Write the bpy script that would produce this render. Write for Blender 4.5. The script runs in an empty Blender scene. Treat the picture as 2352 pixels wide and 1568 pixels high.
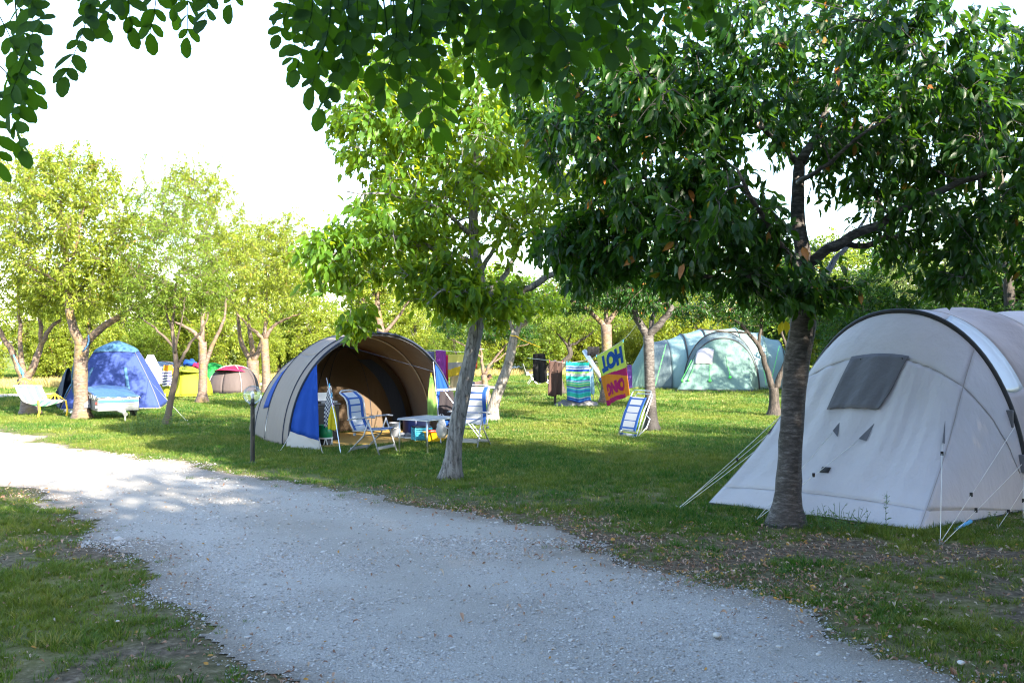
import bpy, bmesh, math, random
import numpy as np
from mathutils import Vector, Matrix, Euler
random.seed(7)
RNG = np.random.default_rng(11)
SC = bpy.context.scene
COL = SC.collection

# ------------------------------------------------------------------ camera
CAM_H, F = 1.9, 2287.0            # eye height (m), focal length in picture units (2352 wide)
cam = bpy.data.cameras.new('camera'); cam.lens = 35.0; cam.sensor_width = 36.0
cam.clip_start = 0.1; cam.clip_end = 2000
camo = bpy.data.objects.new('camera', cam); COL.objects.link(camo)
camo.location = (0, 0, CAM_H); camo.rotation_euler = (math.radians(90), 0, 0)
SC.camera = camo
# ------------------------------------------------------------------ sky, sun, exposure
SUN_EL = math.radians(27); SUN_X, SUN_Y = 0.62, -0.785
w = bpy.data.worlds.new('World'); SC.world = w; w.use_nodes = True
nt = w.node_tree; nt.nodes.clear()
sky = nt.nodes.new('ShaderNodeTexSky'); sky.sky_type = 'NISHITA'; sky.sun_disc = False
sky.sun_elevation = SUN_EL; sky.sun_rotation = math.atan2(SUN_X, SUN_Y)
sky.air_density = 1.0; sky.dust_density = 0.8; sky.ozone_density = 1.0
bg = nt.nodes.new('ShaderNodeBackground'); bg.inputs[1].default_value = 0.135
wo = nt.nodes.new('ShaderNodeOutputWorld')
nt.links.new(sky.outputs[0], bg.inputs[0]); nt.links.new(bg.outputs[0], wo.inputs[0])
sl = bpy.data.lights.new('sun', 'SUN'); sl.energy = 5.0; sl.angle = math.radians(0.6)
sl.color = (1.0, 0.90, 0.74)
so = bpy.data.objects.new('sun', sl); COL.objects.link(so)
so.rotation_euler = Vector((-SUN_X*math.cos(SUN_EL), -SUN_Y*math.cos(SUN_EL), -math.sin(SUN_EL))).to_track_quat('-Z', 'Y').to_euler()
so.location = (30, -15, 25)
vs = SC.view_settings; vs.view_transform = 'Standard'; vs.look = 'None'; vs.gamma = 1.0
vs.use_curve_mapping = False; vs.exposure = 2.7
SC.cycles.use_denoising = True; SC.cycles.denoising_prefilter = 'ACCURATE'; SC.cycles.filter_width = 1.2
SC.cycles.max_bounces = 8; SC.cycles.transparent_max_bounces = 8
SC.cycles.diffuse_bounces = 4; SC.cycles.glossy_bounces = 2; SC.cycles.transmission_bounces = 4

# ------------------------------------------------------------------ helpers
def VP(x, y, d):                  # a traced direction at distance d -> point in the place
    return np.array([(x-1176)/F*d, d, CAM_H-(y-784)/F*d])
def G(x, y):
    d = F*CAM_H/(y-784); return np.array([(x-1176)/F*d, d, 0.0])

def tag(o, label=None, cat=None, group=None, kind=None):
    if label: o['label'] = label
    if cat: o['category'] = cat
    if group: o['group'] = group
    if kind: o['kind'] = kind
    return o
def thing(name, label, cat, loc=(0,0,0), rz=0.0, group=None):
    o = bpy.data.objects.new(name, None); COL.objects.link(o)
    o.location = loc; o.rotation_euler = (0, 0, rz); o.empty_display_size = 0.2
    return tag(o, label, cat, group)
def rootloc(o):
    p = np.array(o.location)
    while o.parent is not None:
        o = o.parent; p = p + np.array(o.location)
    return p

class MB:
    def __init__(s): s.v = []; s.f = []; s.m = []; s.n = 0
    def add(s, verts, faces, mi=0):
        verts = np.asarray(verts, float).reshape(-1, 3)
        s.v.append(verts)
        for i, f in enumerate(faces):
            s.f.append(tuple(int(k)+s.n for k in f)); s.m.append(mi[i] if isinstance(mi, (list, np.ndarray)) else mi)
        s.n += len(verts); return s
    def box(s, c, d, rz=0.0, mi=0, bev=0.0, tilt=None):
        x, y, z = np.array(d)/2.0
        b = min(bev, x*.9, y*.9, z*.9)
        if b <= 0:
            vs_ = np.array([[sx*x, sy*y, sz*z] for sx in (-1,1) for sy in (-1,1) for sz in (-1,1)])
            fs = [(0,1,3,2),(4,6,7,5),(0,4,5,1),(2,3,7,6),(0,2,6,4),(1,5,7,3)]
        else:
            bm = bmesh.new(); bmesh.ops.create_cube(bm, size=1.0)
            for v in bm.verts: v.co = Vector((v.co.x*2*x, v.co.y*2*y, v.co.z*2*z))
            bmesh.ops.bevel(bm, geom=bm.edges[:], offset=b, segments=2, profile=0.5, affect='EDGES')
            bm.verts.index_update()
            vs_ = np.array([v.co[:] for v in bm.verts]); fs = [[v.index for v in f.verts] for f in bm.faces]; bm.free()
        if tilt is not None: vs_ = vs_ @ np.array(Euler(tilt).to_matrix()).T
        if rz: c_, s_ = math.cos(rz), math.sin(rz); vs_ = vs_ @ np.array([[c_, s_, 0], [-s_, c_, 0], [0,0,1]])
        return s.add(vs_+np.array(c), fs, mi)
    def tube(s, pts, r, n=8, mi=0, caps=True, wob=0.0):
        pts = np.asarray(pts, float); k = len(pts)
        r = np.full(k, r) if np.isscalar(r) else np.asarray(r, float)
        tang = np.gradient(pts, axis=0); tang /= (np.linalg.norm(tang, axis=1, keepdims=True)+1e-9)
        up = np.array([0,0,1.0]) if abs(tang[0][2]) < 0.9 else np.array([1.0,0,0])
        a = np.cross(tang[0], up); a /= np.linalg.norm(a)
        out = []; ang = np.arange(n)*2*math.pi/n
        for i in range(k):
            a = a - tang[i]*np.dot(a, tang[i]); a /= (np.linalg.norm(a)+1e-9); b = np.cross(tang[i], a)
            rr = r[i]*(1+(RNG.normal(0, wob, n) if wob else 0))
            out.append(pts[i]+(np.cos(ang)*rr)[:,None]*a+(np.sin(ang)*rr)[:,None]*b)
        fs = [(i*n+j, i*n+(j+1)%n, (i+1)*n+(j+1)%n, (i+1)*n+j) for i in range(k-1) for j in range(n)]
        if caps: fs += [tuple(range(n))[::-1], tuple((k-1)*n+j for j in range(n))]
        return s.add(np.vstack(out), fs, mi)
    def grid(s, P, mi=0):        # P: array (nu, nv, 3)
        nu, nv = P.shape[:2]
        fs = [(i*nv+j, (i+1)*nv+j, (i+1)*nv+j+1, i*nv+j+1) for i in range(nu-1) for j in range(nv-1)]
        return s.add(P.reshape(-1, 3), fs, mi)
    def lathe(s, prof, c=(0,0,0), n=20, mi=0):
        prof = np.asarray(prof, float); ang = np.arange(n)*2*math.pi/n
        P = np.stack([np.stack([r*np.cos(ang), r*np.sin(ang), np.full(n, z)], 1) for r, z in prof])+np.array(c)
        k = len(prof)
        fs = [(i*n+j, i*n+(j+1)%n, (i+1)*n+(j+1)%n, (i+1)*n+j) for i in range(k-1) for j in range(n)]
        return s.add(P.reshape(-1,3), fs, mi)
    def mesh(s, name, mats, off=None):
        me = bpy.data.meshes.new(name)
        V = np.vstack(s.v)
        if off is not None: V = V-off
        me.from_pydata(V.tolist(), [], s.f)
        for m in (mats if isinstance(mats, (list, tuple)) else [mats]): me.materials.append(m)
        me.polygons.foreach_set('material_index', s.m); me.update()
        return me
    def build(s, name, mats, parent=None, world=True, smooth=False, thick=0.0, auto=None):
        off = rootloc(parent) if (parent is not None and world) else None
        me = s.mesh(name, mats, off)
        if smooth: me.polygons.foreach_set('use_smooth', [True]*len(me.polygons))
        if smooth and auto: me.set_sharp_from_angle(angle=math.radians(auto))
        o = bpy.data.objects.new(name, me); COL.objects.link(o)
        if parent is not None: o.parent = parent
        if thick:
            md = o.modifiers.new('thickness', 'SOLIDIFY'); md.thickness = thick; md.offset = 0
        return o

def recenter(o):                 # origin of a one-mesh thing moves to its base
    me = o.data; n = len(me.vertices); a = np.empty(n*3); me.vertices.foreach_get('co', a); a = a.reshape(-1,3)
    c = np.array([a[:,0].mean(), a[:,1].mean(), a[:,2].min()])
    me.vertices.foreach_set('co', (a-c).ravel()); o.location = Vector(c)+o.location; me.update(); return o
def copy_tree(o, parent=None):
    c = o.copy(); COL.objects.link(c); c.parent = parent
    for ch in list(o.children): copy_tree(ch, c)
    return c

# value noise, vectorised
_P = RNG.random((256, 256))
def vnoise(x, y):
    x = np.asarray(x, float); y = np.asarray(y, float)
    xi = np.floor(x).astype(int); yi = np.floor(y).astype(int); fx = x-xi; fy = y-yi
    fx = fx*fx*(3-2*fx); fy = fy*fy*(3-2*fy)
    a = _P[xi % 256, yi % 256]; b = _P[(xi+1) % 256, yi % 256]; c = _P[xi % 256, (yi+1) % 256]; d = _P[(xi+1) % 256, (yi+1) % 256]
    return (a*(1-fx)+b*fx)*(1-fy)+(c*(1-fx)+d*fx)*fy
def fbm(x, y, o=4):
    t = 0; a = 0.5; k = 1.0; n = 0
    for i in range(o): t = t+a*vnoise(x*k+17*i, y*k+31*i); n += a; a *= .5; k *= 2.03
    return t/n

# ------------------------------------------------------------------ materials
def newmat(name):
    m = bpy.data.materials.new(name); m.use_nodes = True; t = m.node_tree; t.nodes.clear()
    out = t.nodes.new('ShaderNodeOutputMaterial'); b = t.nodes.new('ShaderNodeBsdfPrincipled')
    t.links.new(b.outputs[0], out.inputs[0]); return m, t, b, out
def N(t, kind, **kw):
    n = t.nodes.new(kind)
    for k, v in kw.items(): setattr(n, k, v)
    return n
def rgb(c): return (c[0], c[1], c[2], 1.0)
def mixrgb(t, fac, a, b, blend='MIX'):
    n = N(t, 'ShaderNodeMix', data_type='RGBA', blend_type=blend)
    for sock, v in ((n.inputs[0], fac), (n.inputs[6], a), (n.inputs[7], b)):
        if hasattr(v, 'links'): t.links.new(v, sock)
        else: sock.default_value = v if not isinstance(v, tuple) else (rgb(v) if len(v) == 3 else v)
    return n.outputs[2]
def noise_tex(t, scale, detail=4, rough=.55, coord='Object', stretch=None):
    tc = N(t, 'ShaderNodeTexCoord'); src = tc.outputs[coord]
    if stretch:
        mp = N(t, 'ShaderNodeMapping'); mp.inputs['Scale'].default_value = stretch; t.links.new(src, mp.inputs[0]); src = mp.outputs[0]
    n = N(t, 'ShaderNodeTexNoise'); n.inputs['Scale'].default_value = scale; n.inputs['Detail'].default_value = detail; n.inputs['Roughness'].default_value = rough
    t.links.new(src, n.inputs['Vector']); return n.outputs[0]
def ramp(t, src, stops):
    r = N(t, 'ShaderNodeValToRGB'); t.links.new(src, r.inputs[0]); e = r.color_ramp.elements
    while len(e) < len(stops): e.new(0.5)
    for i, (p, c) in enumerate(stops): e[i].position = p; e[i].color = rgb(c) if not np.isscalar(c) else (c, c, c, 1)
    return r.outputs[0]
def bump(t, b, h, strength=.3, dist=.02):
    n = N(t, 'ShaderNodeBump'); n.inputs['Strength'].default_value = strength; n.inputs['Distance'].default_value = dist
    t.links.new(h, n.inputs['Height']); t.links.new(n.outputs[0], b.inputs['Normal'])

def plain(name, c, rough=.6, var=.18, scale=6, metal=0.0, bmp=0.1, bscale=60, spec=.4):
    m, t, b, o = newmat(name)
    n = noise_tex(t, scale)
    col = mixrgb(t, n, tuple(x*(1-var) for x in c), tuple(min(1, x*(1+var)) for x in c))
    t.links.new(col, b.inputs['Base Color']); b.inputs['Roughness'].default_value = rough; b.inputs['Metallic'].default_value = metal
    b.inputs['Specular IOR Level'].default_value = spec
    if bmp: bump(t, b, noise_tex(t, bscale, 3), bmp, .004)
    return m
def fabric(name, c, trans=.25, rough=.75, var=.12, wrinkle=.35, tint=None, fold=None, spec=.25):
    """tent / towel cloth: weave, creases, some light coming through"""
    m, t, b, o = newmat(name)
    n = noise_tex(t, 2.2, 5)
    col = mixrgb(t, n, tuple(x*(1-var) for x in c), tuple(min(1, x*(1+var)) for x in c))
    t.links.new(col, b.inputs['Base Color']); b.inputs['Roughness'].default_value = rough; b.inputs['Specular IOR Level'].default_value = spec
    h1 = noise_tex(t, 3.0, 5, .6, stretch=fold or (1, 1, .25)); h2 = noise_tex(t, 260, 2)
    mm = N(t, 'ShaderNodeMath', operation='MULTIPLY_ADD'); t.links.new(h2, mm.inputs[0]); mm.inputs[1].default_value = .02; t.links.new(h1, mm.inputs[2])
    bump(t, b, mm.outputs[0], wrinkle, .06)
    if trans:
        tr = N(t, 'ShaderNodeBsdfTranslucent'); tr.inputs[0].default_value = rgb(tint or c)
        mx = N(t, 'ShaderNodeMixShader'); mx.inputs[0].default_value = trans
        t.links.new(b.outputs[0], mx.inputs[1]); t.links.new(tr.outputs[0], mx.inputs[2]); t.links.new(mx.outputs[0], o.inputs[0])
    return m
def leaf_mat(name, dark, light, glow, trans=.4, rough=.4, dry=None):
    m, t, b, o = newmat(name)
    at = N(t, 'ShaderNodeAttribute', attribute_name='rnd')
    stops = [(0.0, dark), (0.85, light)]
    if dry: stops = [(0.0, dark), (0.9, light), (.985, light), (.992, dry)]
    col = ramp(t, at.outputs['Fac'], stops)
    t.links.new(col, b.inputs['Base Color']); b.inputs['Roughness'].default_value = rough; b.inputs['Specular IOR Level'].default_value = .28
    bump(t, b, noise_tex(t, 40, 2), .25, .01)
    tr = N(t, 'ShaderNodeBsdfTranslucent')
    tc = mixrgb(t, at.outputs['Fac'], tuple(x*.75 for x in glow), glow); t.links.new(tc, tr.inputs[0])
    mx = N(t, 'ShaderNodeMixShader'); mx.inputs[0].default_value = trans
    t.links.new(b.outputs[0], mx.inputs[1]); t.links.new(tr.outputs[0], mx.inputs[2]); t.links.new(mx.outputs[0], o.inputs[0])
    return m
def bark(name, c0, c1, c2, banded=False, moss=None, foot=0):
    m, t, b, o = newmat(name)
    if banded:   # cherry: shiny rings and dark cracks across the trunk
        n1 = noise_tex(t, 4, 8, .75, stretch=(2.2, 2.2, 8)); n2 = noise_tex(t, 3, 4)
        n3 = noise_tex(t, 9, 3, .6, stretch=(1, 1, 5))
    else:        # walnut: long cracks up the trunk
        n1 = noise_tex(t, 9, 6, .7, stretch=(3.0, 3.0, .45)); n2 = noise_tex(t, 2.5, 4); n3 = noise_tex(t, 20, 4, .6, stretch=(1, 1, .6))
    col = ramp(t, n1, [(.36, c0), (.5, c1), (.68, c2)])
    col = mixrgb(t, ramp(t, n3, [(.56, 0.0), (.66, .8)]), col, tuple(x*.45 for x in c0))
    if moss: col = mixrgb(t, ramp(t, n2, [(.5, 0.0), (.68, .75)]), col, moss)
    if foot:     # scorched, damp foot of the trunk
        tc = N(t, 'ShaderNodeTexCoord'); sp = N(t, 'ShaderNodeSeparateXYZ'); t.links.new(tc.outputs['Object'], sp.inputs[0])
        ad = N(t, 'ShaderNodeMath', operation='MULTIPLY_ADD'); t.links.new(n2, ad.inputs[0]); ad.inputs[1].default_value = .5; t.links.new(sp.outputs[2], ad.inputs[2])
        col = mixrgb(t, ramp(t, ad.outputs[0], [(min(.95, foot*.85+.2), .9), (min(.99, foot+.25), 0.0)]), col, (.014,.011,.010))
    t.links.new(col, b.inputs['Base Color']); b.inputs['Roughness'].default_value = .62 if banded else .85
    bump(t, b, n1, .9, .03); return m

M = {}
def setup_materials():
    M['white_cotton'] = fabric('tent_cotton_white', (.47, .455, .485), .12, wrinkle=.5, fold=(1.6, 1.6, .3))
    M['tan_cotton'] = fabric('tent_cotton_rose', (.40, .345, .34), .14, wrinkle=.5, fold=(1.6, 1.6, .3))
    M['clear'] = fabric('tent_window_foil', (.62, .66, .70), .2, rough=.15, spec=.6)
    M['slate'] = fabric('tent_window_grey', (.11, .11, .125), .05, rough=.6, wrinkle=.7)
    M['black_rubber'] = plain('black_sleeve', (.018, .018, .02), .6, spec=.3)
    M['seam'] = plain('tent_seam', (.30, .28, .27), .8)
    M['mud'] = plain('mud_flap_black', (.02, .02, .022), .7)
    M['rope'] = plain('guy_rope_white', (.65, .65, .62), .8)
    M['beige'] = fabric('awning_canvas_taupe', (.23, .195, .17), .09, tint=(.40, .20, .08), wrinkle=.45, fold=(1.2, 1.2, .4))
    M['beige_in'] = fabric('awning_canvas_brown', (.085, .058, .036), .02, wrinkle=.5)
    M['blue'] = fabric('awning_canvas_blue', (.006, .050, .27), .16, tint=(.01, .08, .34), wrinkle=.5)
    M['navy'] = fabric('awning_trim_navy', (.015, .022, .04), .0)
    M['flap_pale'] = fabric('awning_skirt_pale', (.40, .37, .33), .1)
    M['dome_blue'] = fabric('dome_polyester_blue', (.030, .055, .22), .16, wrinkle=.4, var=.1)
    M['dome_light'] = fabric('dome_cap_pale_blue', (.06, .15, .28), .2, wrinkle=.5)
    M['dome_teal'] = fabric('dome_door_teal', (.09, .22, .26), .25, wrinkle=.5)
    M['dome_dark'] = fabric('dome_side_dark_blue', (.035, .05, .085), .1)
    M['yellow'] = fabric('dome_polyester_lime', (.24, .27, .02), .22, wrinkle=.5)
    M['green'] = fabric('dome_polyester_green', (.02, .28, .05), .25)
    M['grey'] = fabric('dome_polyester_grey', (.075, .06, .06), .12, wrinkle=.5)
    M['pink'] = fabric('dome_polyester_pink', (.28, .012, .06), .2)
    M['greyblue'] = fabric('dome_polyester_greyblue', (.12, .17, .24), .12)
    M['sage'] = fabric('tunnel_polyester_sage', (.125, .21, .185), .2, tint=(.26, .30, .18), wrinkle=.8, fold=(2.2, 2.2, .35))
    M['sage_light'] = fabric('tunnel_polyester_pale', (.21, .32, .32), .2, wrinkle=.5)
    M['sage_dark'] = fabric('tunnel_polyester_slate', (.10, .14, .155), .15, wrinkle=.9, fold=(2.2, 2.2, .35))
    M['lime'] = plain('guy_rope_lime', (.12, .75, .12), .5)
    M['white_foil'] = fabric('tent_window_white', (.42, .40, .42), .2)
    M['alu'] = plain('aluminium_tube', (.62, .63, .65), .28, .06, metal=.9, bmp=0)
    M['white_metal'] = plain('white_tube', (.34, .35, .37), .35, .05, metal=.3, bmp=0)
    M['grey_plastic'] = plain('grey_plastic', (.21, .22, .24), .5)
    M['white_plastic'] = plain('white_plastic', (.72, .72, .72), .45)
    M['sling_white'] = fabric('sling_mesh_white', (.38, .40, .43), .2, wrinkle=.1)
    M['sling_blue'] = fabric('sling_mesh_blue', (.018, .07, .26), .2, wrinkle=.1)
    M['gas_green'] = plain('gas_bottle_green', (.01, .20, .075), .3, .12)
    M['bag'] = fabric('plastic_bag_white', (.70, .70, .70), .4, rough=.3, wrinkle=1.0)
    M['cyan'] = plain('crate_cyan', (.06, .40, .55), .4)
    M['basin'] = plain('basin_yellow', (.62, .36, .01), .4)
    M['navy_box'] = plain('cool_box_navy', (.012, .02, .09), .4)
    M['dark_wood'] = plain('cabinet_dark', (.02, .016, .014), .5)
    M['mat_ochre'] = fabric('mat_ochre', (.26, .17, .05), 0, wrinkle=.3)
    M['black_paint'] = plain('lamp_post_black', (.012, .014, .014), .45)
    M['rust'] = plain('rusty_steel', (.12, .06, .035), .8)
    M['galv'] = plain('galvanised_sheet', (.13, .145, .14), .5, .1, metal=.25)
    M['tarp'] = fabric('trailer_tarp_blue', (.018, .065, .21), .05, rough=.4, wrinkle=.6, spec=.5)
    M['tyre'] = plain('tyre_rubber', (.02, .02, .02), .8)
    M['brown_rust'] = plain('wheel_rim', (.22, .16, .14), .6)
    M['red'] = plain('reflector_red', (.55, .03, .02), .4)
    M['orange_yellow'] = plain('rope_yellow', (.75, .48, .02), .7)
    M['cord_blue'] = plain('rope_blue', (.06, .30, .55), .7)
    M['hammock'] = fabric('hammock_cotton', (.68, .68, .64), .3)
    M['hammock_green'] = fabric('hammock_stripe_green', (.10, .30, .20), .25)
    M['skin'] = plain('skin', (.50, .27, .17), .5, .08)
    M['hair'] = plain('hair_brown', (.07, .032, .018), .6)
    M['swim'] = plain('swimwear_dark', (.03, .03, .06), .7)
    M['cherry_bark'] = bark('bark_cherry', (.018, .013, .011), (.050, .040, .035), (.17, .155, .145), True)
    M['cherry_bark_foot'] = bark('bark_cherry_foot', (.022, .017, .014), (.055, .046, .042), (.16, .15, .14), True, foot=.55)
    M['cherry_bark_sun'] = bark('bark_cherry_sun', (.055, .034, .025), (.115, .078, .058), (.22, .17, .135), True, moss=(.16, .11, .02))  # cherry bark again, paler and warmer: sunlight put into its colours
    M['walnut_bark'] = bark('bark_walnut', (.06, .055, .05), (.165, .155, .145), (.29, .28, .265), False)
    M['pale_bark'] = bark('bark_pale', (.09, .078, .068), (.175, .158, .142), (.27, .25, .23), False)
    M['dark_bark'] = bark('bark_dark', (.014, .011, .009), (.034, .027, .022), (.075, .06, .05), False)
    M['twig'] = plain('twig_bark', (.08, .06, .045), .8)
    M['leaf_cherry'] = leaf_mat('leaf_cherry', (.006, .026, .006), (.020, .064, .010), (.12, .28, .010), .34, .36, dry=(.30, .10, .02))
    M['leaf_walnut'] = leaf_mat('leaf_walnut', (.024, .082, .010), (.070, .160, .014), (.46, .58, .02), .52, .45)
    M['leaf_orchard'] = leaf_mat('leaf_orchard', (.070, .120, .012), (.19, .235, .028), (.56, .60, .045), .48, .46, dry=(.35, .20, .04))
    M['leaf_hedge'] = leaf_mat('leaf_hedge', (.045, .10, .012), (.13, .19, .022), (.40, .48, .03), .46, .5)
    M['leaf_dark'] = leaf_mat('leaf_dark', (.010, .034, .008), (.032, .080, .014), (.11, .24, .015), .36, .5)
    M['leaf_locust'] = leaf_mat('leaf_locust', (.006, .030, .005), (.024, .076, .006), (.15, .34, .010), .36, .75)
    M['leaf_pale'] = leaf_mat('leaf_pale', (.10, .15, .04), (.20, .26, .07), (.42, .50, .10), .45, .5)
setup_materials()
# ================================================================== THE SETTING: ground, gravel road, far path
ROAD_R = np.array([(9,1.0),(4.8,3.4),(2.75,5.5),(1.85,7.6),(.55,9.7),(-1.4,11.9),(-4.6,14.8),(-7.7,18.0),(-10.8,21.2),(-16,24.6),(-28,29.5)])
ROAD_L = np.array([(2.2,.2),(-.7,4.0),(-1.45,5.6),(-2.25,6.8),(-3.0,8.2),(-4.5,10.6),(-6.7,13.0),(-10,15.6),(-16,19.0),(-28,23.8)])
ROAD_POLY = np.vstack([ROAD_L, ROAD_R[::-1]])
PATH_C = np.array([(-34,30.5),(-19,34.0),(-13.5,37.5),(-11,44),(-7,56),(0,72),(3,84),(8,92),(30,104)])
def seg_dist(x, y, pl, closed=False):
    d = np.full(np.shape(x), 1e9); n = len(pl)
    for i in range(n if closed else n-1):
        ax, ay = pl[i]; bx, by = pl[(i+1) % n]; vx, vy = bx-ax, by-ay
        t = np.clip(((x-ax)*vx+(y-ay)*vy)/(vx*vx+vy*vy), 0, 1)
        d = np.minimum(d, np.hypot(x-ax-t*vx, y-ay-t*vy))
    return d
def inside(x, y, pl):
    r = np.zeros(np.shape(x), bool); n = len(pl)
    for i in range(n):
        x0, y0 = pl[i]; x1, y1 = pl[(i+1) % n]
        if y0 == y1: continue
        c = ((y0 > y) != (y1 > y)) & (x < (x1-x0)*(y-y0)/(y1-y0)+x0); r ^= c
    return r
def road_sd(x, y):               # > 0 on the road
    d = seg_dist(x, y, ROAD_POLY, True); return np.where(inside(x, y, ROAD_POLY), d, -d)
def road_mask(x, y):
    return road_sd(x, y)+(fbm(x*.8, y*.8, 3)-.5)*1.1+(fbm(x*5, y*5, 2)-.5)*.35
def path_mask(x, y):
    return 1.15-seg_dist(x, y, PATH_C)+(fbm(x*.7, y*.7, 3)-.5)*.8
def green_mask(x, y):            # 1 = dense turf, 0 = bare soil and litter
    m = road_mask(x, y)
    n = fbm(x*.55+9, y*.55, 4); n2 = fbm(x*1.9+3, y*1.9+5, 3)
    g = np.clip((n-.43)/.14, 0, 1)*.7+np.clip((n2-.44)/.16, 0, 1)*.45
    near = np.clip((-m-.1)/1.1, 0, 1)                    # worn strip beside the road
    bare = np.exp(-((x-3.0)**2/5.0+(y-8.9)**2/1.6))      # worn soil under the cherry tree
    far = np.clip((y-9)/5, 0, 1)
    g = np.maximum(g, .9*far+.1*g)*(.45+.55*near)-bare*.3*(1-np.clip((n2-.5)/.1, 0, 1)*.6)
    return np.clip(g, 0, 1)
def attr(me, name, vals):
    a = me.attributes.new(name, 'FLOAT', 'POINT'); a.data.foreach_set('value', np.asarray(vals, np.float32))
def axis(a): return np.unique(np.round(np.concatenate(a), 4))
gx = axis([np.linspace(-420, -40, 12), np.arange(-40, -14, 1.0), np.arange(-14, 11, .16), np.arange(11, 40, 1.0), np.linspace(40, 420, 12)])
gy = axis([np.linspace(-60, 0, 8), np.arange(0, 4, .5), np.arange(4, 24, .16), np.arange(24, 70, 1.0), np.linspace(70, 600, 14)])
X, Y = np.meshgrid(gx, gy, indexing='ij')
Z = X*0.0
mb = MB(); mb.grid(np.stack([X, Y, Z], -1))
def ground_mat():
    m, t, b, o = newmat('turf_and_soil')
    at = N(t, 'ShaderNodeAttribute', attribute_name='green')
    n1 = noise_tex(t, .45, 6, .6); n2 = noise_tex(t, 14, 5, .65); n3 = noise_tex(t, 3.0, 5, .6)
    soil = ramp(t, n2, [(.3, (.036, .027, .02)), (.5, (.10, .073, .05)), (.7, (.22, .17, .12))])
    turf = ramp(t, n3, [(.3, (.045, .080, .014)), (.55, (.085, .125, .022)), (.75, (.20, .19, .05))])
    dry = ramp(t, n1, [(.45, 0.0), (.65, .7)])
    turf = mixrgb(t, dry, turf, (.22, .21, .05))
    col = mixrgb(t, at.outputs['Fac'], soil, turf)
    t.links.new(col, b.inputs['Base Color']); b.inputs['Roughness'].default_value = .95; b.inputs['Specular IOR Level'].default_value = .1
    bump(t, b, n2, .8, .05); return m
go = mb.build('ground', ground_mat(), smooth=True); tag(go, 'lawn of patchy green turf and worn brown soil', kind='structure')
attr(go.data, 'green', green_mask(X, Y).ravel())

def gravel_mat(name, sunny=False):
    m, t, b, o = newmat(name)
    n1 = noise_tex(t, .55, 5, .6); n2 = noise_tex(t, 60, 4, .7); v = N(t, 'ShaderNodeTexVoronoi'); v.inputs['Scale'].default_value = 75
    tc = N(t, 'ShaderNodeTexCoord'); t.links.new(tc.outputs['Object'], v.inputs['Vector'])
    at = N(t, 'ShaderNodeAttribute', attribute_name='edge')
    base = ramp(t, n2, [(.25, (.27, .258, .243)), (.5, (.45, .42, .38)), (.75, (.58, .55, .51))])
    base = mixrgb(t, ramp(t, v.outputs['Distance'], [(.1, 0.0), (.5, .45)]), base, (.22, .21, .20))
    base = mixrgb(t, ramp(t, n1, [(.42, 0.0), (.66, .6)]), base, (.27, .245, .21))
    ru = N(t, 'ShaderNodeAttribute', attribute_name='rut'); base = mixrgb(t, ramp(t, ru.outputs['Fac'], [(0.0, .38), (.8, 0.0)]), base, (.24, .215, .18))
    soil = ramp(t, n2, [(.3, (.12, .098, .078)), (.7, (.28, .235, .19))])
    col = mixrgb(t, ramp(t, at.outputs['Fac'], [(.05, .85), (.55, 0.0)]), base, soil)
    t.links.new(col, b.inputs['Base Color']); b.inputs['Roughness'].default_value = .95; b.inputs['Specular IOR Level'].default_value = .15
    mm = N(t, 'ShaderNodeMath', operation='ADD'); t.links.new(n2, mm.inputs[0]); t.links.new(v.outputs['Distance'], mm.inputs[1])
    bump(t, b, mm.outputs[0], .7, .02); return m
def sheet(name, xs, ys, mask, z, mat, lab):
    X, Y = np.meshgrid(xs, ys, indexing='ij'); m = mask(X, Y)
    ok = (m[:-1,:-1] > 0) & (m[1:,:-1] > 0) & (m[:-1,1:] > 0) & (m[1:,1:] > 0)
    nv = len(ys); ii, jj = np.nonzero(ok)
    F4 = np.stack([ii*nv+jj, (ii+1)*nv+jj, (ii+1)*nv+jj+1, ii*nv+jj+1], 1)
    used, inv = np.unique(F4, return_inverse=True)
    zz = z+np.clip(m, 0, 1.2)*.018+(fbm(X*2.2, Y*2.2, 3)-.5)*.014*np.clip(m*3, 0, 1)
    V = np.stack([X, Y, zz], -1).reshape(-1, 3)[used]
    me = bpy.data.meshes.new(name); me.from_pydata(V.tolist(), [], inv.reshape(-1, 4).tolist()); me.materials.append(mat)
    me.polygons.foreach_set('use_smooth', [True]*len(me.polygons)); attr(me, 'edge', np.clip(m.ravel()[used], 0, 1))
    xx, yy = X.ravel()[used], Y.ravel()[used]        # worn wheel tracks: compacted and pale, dirtier between
    if name == 'gravel_road':
        dl, dr = seg_dist(xx, yy, ROAD_L), seg_dist(xx, yy, ROAD_R); q = dl/(dl+dr+1e-6)+(fbm(xx*.6, yy*.6, 2)-.5)*.10
        rut = np.exp(-((q-.27)/.10)**2)+np.exp(-((q-.71)/.10)**2)
    else: rut = np.ones(len(xx))
    attr(me, 'rut', np.clip(rut*.8+.7*fbm(xx*1.6, yy*1.6, 4), 0, 1))
    o = bpy.data.objects.new(name, me); COL.objects.link(o); return tag(o, lab, kind='structure')
sheet('gravel_road', axis([np.arange(-28, -10, .3), np.arange(-10, 9, .06)]), axis([np.arange(0, 4, .2), np.arange(4, 15, .06), np.arange(15, 30, .2)]), road_mask, .006, gravel_mat('gravel'), 'pale gravel road curving through the campsite')
sheet('path', np.arange(-34, 30, .4), np.arange(29, 105, .4), path_mask, .010, gravel_mat('gravel_far'), 'distant sunlit gravel path behind the tents')
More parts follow.
